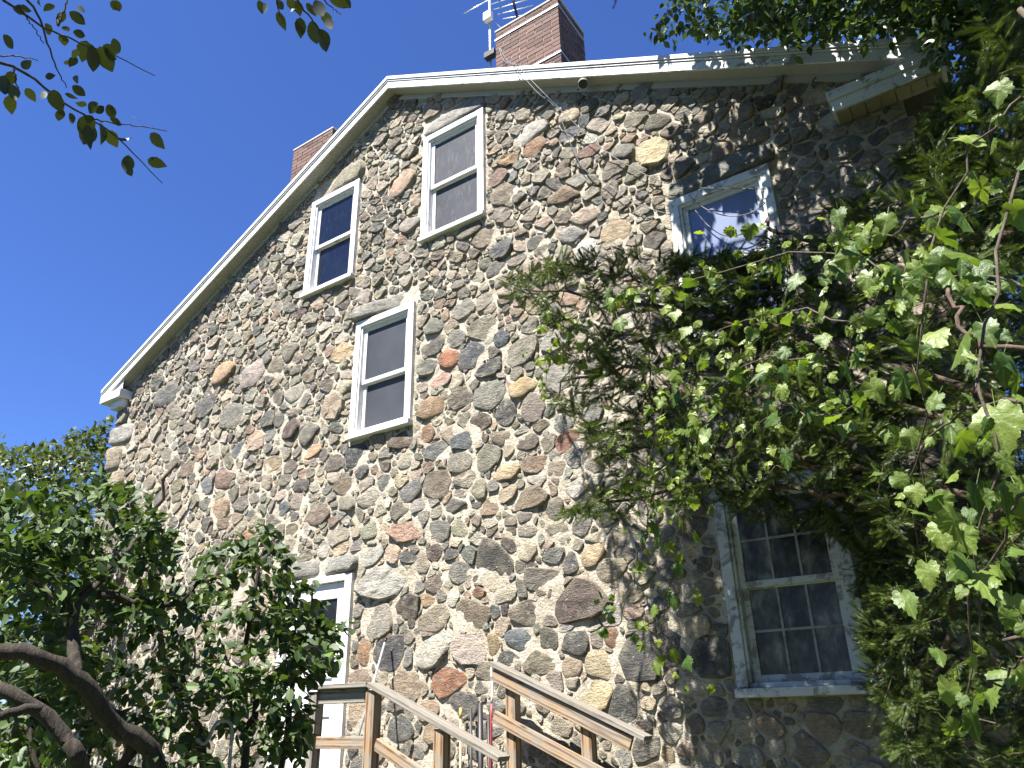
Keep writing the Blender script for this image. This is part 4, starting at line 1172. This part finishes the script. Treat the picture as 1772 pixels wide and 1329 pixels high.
# ================================================================== LILAC shrub, lower left
def broad_leaves(plant, per, size, gg, droop=0.35, start=0.3, spread=1.0, jitter=0.02):
    P, D, Nn, S = [], [], [], []
    for tw in plant.twigs:
        n = max(2, int(per*gg.uniform(0.7, 1.3)))
        for k_, t in enumerate(np.linspace(start, 1.0, n)):
            f = t*(len(tw)-1); i = min(int(f), len(tw)-2)
            p = tw[i]+(tw[i+1]-tw[i])*(f-i); d = tw[i+1]-tw[i]; d = d/(np.linalg.norm(d)+1e-9)
            sd = np.cross(d, gg.normal(0, 1, 3)); sd /= np.linalg.norm(sd)+1e-6
            D.append(d*0.5+sd*spread*gg.uniform(0.6, 1.1)+np.array([0, 0, -droop*gg.uniform(0, 1.4)]))
            P.append(p+gg.normal(0, jitter, 3)); Nn.append(np.array([0, -0.2, 1.0])+gg.normal(0, 0.45, 3)); S.append(size*gg.uniform(0.65, 1.2))
    return map(np.array, (P, D, Nn, S))
ll = atd(300, 1500, 4.3); ll = (float(ll[0]), float(ll[1]), 0.0)
lil = tag(empty('lilac_shrub', ll), 'lilac shrub with curved dark trunks and heart shaped leaves in front of the door', 'shrub')
Lp = Plant(9); gl = Lp.g
base = np.array(ll)
Lp.limb([base, base+[0, 0, 0.7], atd(272, 1329, 4.1), atd(205, 1262, 4.0), atd(160, 1200, 3.9), atd(115, 1160, 3.85), atd(50, 1130, 3.8), atd(-60, 1112, 3.8), atd(-220, 1000, 3.8)], 0.046, 0.031, 26, 0.006)
Lp.limb([base+[-0.1, 0, 0], base+[-0.25, 0, 0.8], atd(140, 1335, 3.6), atd(112, 1280, 3.6), atd(70, 1232, 3.6), atd(0, 1195, 3.6), atd(-120, 1170, 3.6)], 0.032, 0.026, 20, 0.005)
Lp.limb([atd(72, 1230, 3.6), atd(40, 1228, 3.55), atd(0, 1240, 3.5)], 0.022, 0.015, 7, 0.004)
Lp.limb([atd(135, 1178, 3.9), atd(125, 1110, 4.0), atd(130, 1050, 4.1), atd(165, 1012, 4.2), atd(200, 970, 4.3), atd(240, 935, 4.4), atd(265, 910, 4.5)], 0.030, 0.006, 18, 0.004)
Lp.limb([atd(130, 1060, 4.1), atd(95, 1030, 4.1), atd(60, 1010, 4.2)], 0.02, 0.008, 8)
Lp.limb([atd(170, 1030, 4.2), atd(240, 1040, 4.3), atd(290, 1055, 4.4), atd(340, 1020, 4.5), atd(380, 980, 4.6)], 0.022, 0.008, 12)
Lp.limb([atd(180, 1220, 4.0), atd(210, 1250, 4.2), atd(230, 1290, 4.3), atd(240, 1340, 4.3)], 0.03, 0.03, 8)
Lp.limb([base+[0.2, 0.2, 0], atd(340, 1329, 4.5), atd(300, 1200, 4.6), atd(285, 1100, 4.7), atd(300, 1000, 4.8)], 0.028, 0.008, 14)
Lp.limb([base+[0.3, 0.1, 0], atd(420, 1329, 4.6), atd(440, 1200, 4.7), atd(430, 1080, 4.8), atd(440, 960, 4.9), atd(480, 930, 4.9)], 0.026, 0.006, 16)
Lp.limb([base+[0.35, 0.1, 0], atd(490, 1329, 4.7), atd(500, 1200, 4.8), atd(530, 1100, 4.9), atd(540, 1010, 5.0)], 0.022, 0.006, 14)
Lp.limb([base+[-0.5, 0.4, 0], atd(60, 1320, 4.8), atd(70, 1150, 5.0), atd(80, 1000, 5.2), atd(100, 880, 5.3)], 0.03, 0.01, 14)
polyL = [(-40, 860), (60, 880), (130, 820), (190, 830), (260, 850), (300, 900), (330, 960), (400, 940), (430, 890), (470, 900), (500, 960), (545, 1000), (580, 1080), (590, 1140), (540, 1160), (520, 1240), (500, 1329), (-40, 1329)]
T = sample(polyL, 520, gl, lambda x, y: atd(x, y, gl.uniform(4.0, 5.4)))
T += sample([(-40, 850), (180, 830), (280, 900), (300, 980), (120, 1010), (-40, 1060)], 110, gl, lambda x, y: atd(x, y, gl.uniform(3.9, 5.4)))
T += sample([(-40, 1000), (110, 1000), (130, 1329), (-40, 1329)], 60, gl, lambda x, y: atd(x, y, gl.uniform(4.6, 6.0)))
T += sample([(470, 1040), (600, 1080), (610, 1110), (560, 1170), (530, 1300), (460, 1329)], 85, gl, lambda x, y: atd(x, y, gl.uniform(4.4, 5.0)))
Lp.grow(T, 0.005, up=0.12)
Lp.wood('trunk', BARK, lil, ll)
P, D, Nn, S = broad_leaves(Lp, 9.5, 0.068, gl, 0.45)
print('lilac leaves', len(P))
pj, zd = project(P)
vis = (pj[:, 0] > -10) & (pj[:, 0] < 640) & (pj[:, 1] > 780) & (pj[:, 1] < 1329)
order = np.argsort(-(S/zd)*vis)
ib = order[:290]; ir = order[290:]
leaf_objects(lil, LILAC_O, [OV, ovate(0.3, -0.2), ovate(-0.1, -0.25)], P[ib], D[ib], Nn[ib], S[ib], ll)
scatter('foliage', LILAC, lil, OV[0], OV[1], P[ir], D[ir], Nn[ir], S[ir], np.clip(gl.normal(0.45, 0.25, len(ir)), 0, 1), ll, 'stuff')

# ================================================================== hedge tree behind, far left
def bush(name, label, cat, seed, loc, limbs, polys, dep, leaf, per, mat, tr, tags=None, up=0.1, tw=0.008):
    o = tag(empty(name, loc), label, cat)
    B = Plant(seed)
    for P_, r0, r1 in limbs: B.limb(P_, r0, r1, 14, 0.03)
    T = []
    for poly, n in polys: T += sample(poly, n, B.g, lambda x, y: dep(B.g, x, y))
    B.grow(T, tw, up=up)
    B.wood('trunk', tr, o, loc)
    P, D, Nn, S = broad_leaves(B, per, leaf, B.g, 0.4, 0.2, 1.0, 0.05)
    scatter('crown', mat, o, OV[0], OV[1], P, D, Nn, S, np.clip(B.g.normal(0.5, 0.28, len(P)), 0, 1), loc, 'stuff')
    return o, B
hl_ = at(60, 1100, -0.6); hl_ = (float(hl_[0]), -0.6, 0.0)
h0 = np.array(hl_)
bush('hedge_tree', 'sunlit yellow green leafy tree beyond the left corner of the house', 'tree', 21, hl_,
     [([h0, h0+[0.1, 0, 2.0], h0+[0.3, 0.2, 4.2]], 0.10, 0.03), ([h0+[0, 0, 1], h0+[-1.5, -0.3, 3.0], h0+[-2.2, -0.5, 4.6]], 0.06, 0.02), ([h0+[0, 0, 1.5], h0+[1.3, 0.3, 3.4], h0+[2.2, 0.3, 4.8]], 0.06, 0.02)],
     [([(-30, 770), (0, 735), (30, 740), (55, 765), (90, 770), (130, 755), (160, 735), (195, 708), (205, 722), (182, 800), (170, 850), (185, 1000), (100, 1329), (-30, 1329)], 330),
      ([(-30, 775), (60, 775), (180, 730), (190, 860), (-30, 880)], 200), ([(-40, 860), (150, 860), (170, 1000), (110, 1340), (-40, 1340)], 330)],
     lambda g, x, y: at(x, y, g.uniform(-1.3, 0.9)) if x < 150 else at(x, y, g.uniform(0.1, 0.5)), 0.10, 12, HEDGE, TWIG)

# ================================================================== tree above the right eave
al = (5.6, -0.6, 0.0)
a0_ = np.array(al)
ashT, AB = bush('ash_tree', 'tall leafy tree with narrow leaves hanging over the right end of the roof', 'tree', 31, al,
     [([a0_, a0_+[-0.1, 0, 3], a0_+[0, 0.1, 6.5], a0_+[-0.3, 0, 9.5]], 0.16, 0.05), ([a0_+[0, 0, 5.5], a0_+[-1.6, -0.3, 7.6], a0_+[-3.0, -0.4, 8.6], a0_+[-4.2, -0.5, 8.9]], 0.045, 0.01),
      ([a0_+[0, 0, 5], a0_+[-1.4, -0.9, 6.8], a0_+[-3.0, -1.2, 7.7]], 0.04, 0.01), ([a0_+[0, 0, 6.2], a0_+[-1.4, 0.6, 8.4], a0_+[-3.2, 0.9, 9.6]], 0.04, 0.01)],
     [([(1135, -60), (1160, 10), (1120, 70), (1180, 80), (1230, 60), (1290, 90), (1330, 60), (1390, 95), (1500, 60), (1600, 45), (1680, 90), (1800, 90), (1800, -60)], 360),
      ([(1260, -50), (1800, -50), (1800, 60), (1520, 55), (1280, 60)], 330), ([(1560, -40), (1800, -40), (1800, 200), (1600, 110)], 130)],
     lambda g, x, y: at(x, y, g.uniform(-0.9, 0.6)), 0.085, 12, ASH, TWIG, up=0.08)
# branches of the same tree out of the picture, which throw the dappled shade on the upper wall
g = AB.g
Bx = Plant(33)
for P_ in ([a0_+[0, 0, 5.6], (3.6, -1.4, 7.2), (2.4, -1.5, 7.8), (1.2, -1.5, 8.0)], [a0_+[0, 0, 6.0], (3.8, -1.2, 8.0), (2.6, -1.6, 8.6)]): Bx.limb([np.array(p_, float) for p_ in P_], 0.035, 0.01, 14)
Bx.limb([np.array(p_, float) for p_ in (a0_+[0, 0, 5.8], (4.4, -1.8, 7.0), (3.2, -2.6, 7.4), (1.6, -2.8, 7.5))], 0.035, 0.01, 14)
Tb = [np.array([g.uniform(0.85, 4.2), g.uniform(-1.8, -0.9), g.uniform(7.3, 9.3)]) for _ in range(330)]
for _ in range(60):  # unseen clumps added to deepen the shade on the lower wall
    k0 = np.array([g.uniform(0.5, 3.8), g.uniform(-3.3, -2.0), g.uniform(6.0, 8.2)])
    Tb += [k0+g.normal(0, 0.17, 3) for _ in range(16)]
Bx.grow([c_ for c_ in Tb if project(c_)[0][1] < -30], 0.007)
Bx.wood('bough', TWIG, ashT, al)
P, D, Nn, S = broad_leaves(Bx, 8, 0.11, g, 0.4)
pz_ = project(P)[0]; ok_ = pz_[:, 1] < -5; P, D, Nn, S = P[ok_], D[ok_], Nn[ok_], S[ok_]
M_ = 2600
P2 = np.stack([g.uniform(3.7, 6.6, M_), g.uniform(-5.2, -0.6, M_), g.uniform(0.8, 8.0, M_)], -1)  # unseen loose leaves added right of view to block sky light
ok_ = (project(P2)[0][:, 0] > 1800) | (project(P2)[1] < 0.1) | (project(P2)[0][:, 1] < -30); P2 = P2[ok_]
P = np.concatenate([P, P2]); D = np.concatenate([D, g.normal(0, 1, P2.shape)]); Nn = np.concatenate([Nn, g.normal(0, 1, P2.shape)]); S = np.concatenate([S, g.uniform(0.14, 0.22, len(P2))])
scatter('unseen_shade_foliage', ASH, ashT, OV[0], OV[1], P, D, Nn, S, np.clip(g.normal(0.5, 0.28, len(P)), 0, 1), al, 'stuff')

# ================================================================== overhanging branches, top left
ol = (0.2, -8.4, 0.0)
ov = tag(empty('overhanging_tree', ol), 'tree whose dark leafy twigs hang against the sky at the upper left', 'tree')
Op = Plant(41); go = Op.g
o0_ = np.array(ol); top = atd(-260, -180, 3.0)
Op.limb([o0_, o0_+[0, 0, 1.5], 0.5*(o0_+top)+[0, 0, 0.6], top], 0.09, 0.03, 16)
d3 = 2.7
def tw(pts, r0, r1=0.0014, dd=d3):
    W = Op.limb([atd(x, y, dd+0.03*i) for i, (x, y) in enumerate(pts)], r0, r1, 18, 0.002); return W
Op.limb([top, atd(-80, -60, 2.8), atd(10, -20, d3)], 0.02, 0.006, 8)
Op.limb([top, atd(-150, 60, 2.8), atd(-20, 100, d3)], 0.02, 0.006, 8)
Op.limb([top, atd(150, -160, 2.8), atd(430, -90, 2.7), atd(520, -40, d3)], 0.02, 0.006, 10)
tws = [tw([(-20, 100), (30, 118), (75, 150), (115, 180), (160, 207), (205, 240), (240, 275), (281, 317)], 0.005),
       tw([(30, -20), (65, 25), (85, 80), (100, 125), (115, 152)], 0.004),
       tw([(5, 0), (40, 22), (75, 48), (110, 62), (150, 78), (190, 92), (230, 112), (268, 131)], 0.004),
       tw([(160, 207), (200, 213), (240, 217), (289, 227)], 0.0025),
       tw([(-10, 97), (30, 97), (66, 105)], 0.0025), tw([(22, 120), (28, 140), (30, 165)], 0.0025),
       tw([(40, 25), (60, 50), (76, 75)], 0.002), tw([(100, 45), (112, 15), (120, -20)], 0.004),
       tw([(500, -30), (520, 10), (545, 40), (565, 75)], 0.004), tw([(540, -30), (565, 5), (590, 25)], 0.003), tw([(470, -30), (480, 10), (490, 40)], 0.003)]
# leaves: px,py of the stalk, px,py of the tip
LV = '''5 60 25 85|8 130 5 165|15 165 22 200|25 125 12 145|18 145 30 175|45 152 62 178|72 158 78 170|92 155 100 190|95 165 110 195|108 190 100 208|120 195 128 214|112 162 128 170
125 148 148 166|125 135 140 140|78 133 92 130|112 112 132 104|95 10 80 14|112 20 100 45|120 20 148 42|78 40 90 62|110 45 118 55|108 60 112 78|126 55 148 62|150 70 140 118|158 78 165 130|172 80 198 132|178 78 206 96
182 84 200 104|150 75 165 95|135 85 130 95|188 180 196 206|170 178 150 195|150 182 135 180|165 195 180 185|160 200 135 240|150 215 152 268|160 215 140 262|172 212 182 250|185 225 205 258|190 205 212 216|205 238 230 243|260 230 288 258
240 208 236 205|222 268 220 300|255 276 290 290|218 285 228 305|38 118 45 112|132 98 120 118|196 66 206 92|64 5 72 8|190 5 212 16|200 0 206 18|22 15 48 18|36 12 52 20|140 20 140 18
455 5 462 26|480 20 492 55|448 0 455 24|505 15 510 18|520 30 518 68|540 35 548 84|550 50 575 98|560 20 572 50|570 0 605 10|590 -5 608 14|530 5 545 30|545 0 560 30|478 0 490 15|512 0 520 30|566 30 574 52|500 -5 508 18'''
P, D, Nn, S = [], [], [], []
for row in LV.replace('\n', '|').split('|'):
    x0, y0, x1, y1 = map(float, row.split())
    dd = 2.75+go.uniform(-0.05, 0.12)
    a, b_ = atd(x0, y0, dd), atd(x1, y1, dd+go.uniform(-0.03, 0.03))
    L = np.linalg.norm(b_-a); L2 = min(max(L, 0.036), 0.075)
    toc = CAM-a; toc /= np.linalg.norm(toc)
    P.append(a); D.append(b_-a); Nn.append(-toc*0.8+go.normal(0, 0.5, 3)+np.array([0, 0, 0.5])); S.append(L2)
P, D, Nn, S = map(np.array, (P, D, Nn, S))
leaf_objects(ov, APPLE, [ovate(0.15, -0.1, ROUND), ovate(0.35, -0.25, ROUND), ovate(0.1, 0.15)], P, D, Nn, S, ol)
for k_, (P_, rr) in enumerate(Op.tubes): MB().tube(P_-np.array(ol), rr, 8 if k_ == 0 else 5).build('trunk' if k_ == 0 else 'twig', TWIG, ov, smooth=True)
# ================================================================== unseen leaf bank added behind the camera to block sky light
gt = np.random.default_rng(77); M_ = 9000
ax = gt.uniform(-18, 20, M_)
P = np.stack([ax, -13.5-0.02*(ax-1)**2*0.0+gt.normal(0, 1.1, M_), gt.uniform(0.1, 1.0, M_)**0.8*(7.5+1.6*np.sin(ax*0.9)+1.0*np.sin(ax*2.3))], -1)
tl = scatter('sky_block_foliage', HEDGE, None, OV[0], OV[1], P, gt.normal(0, 1, P.shape), gt.normal(0, 1, P.shape)+[0, 0, 0.6], gt.uniform(0.25, 0.45, M_), gt.random(M_), (0, 0, 0), 'stuff')
tag(tl, 'unseen leaf bank added behind the camera to dim sky light', 'sky blocker')
print('stones', len(SX), 'objects', len(bpy.data.objects))

print('tris', sum(sum(len(p.vertices)-2 for p in m.polygons) if len(m.polygons) < 3000 else int(len(m.loops)-2*len(m.polygons)) for m in bpy.data.meshes))
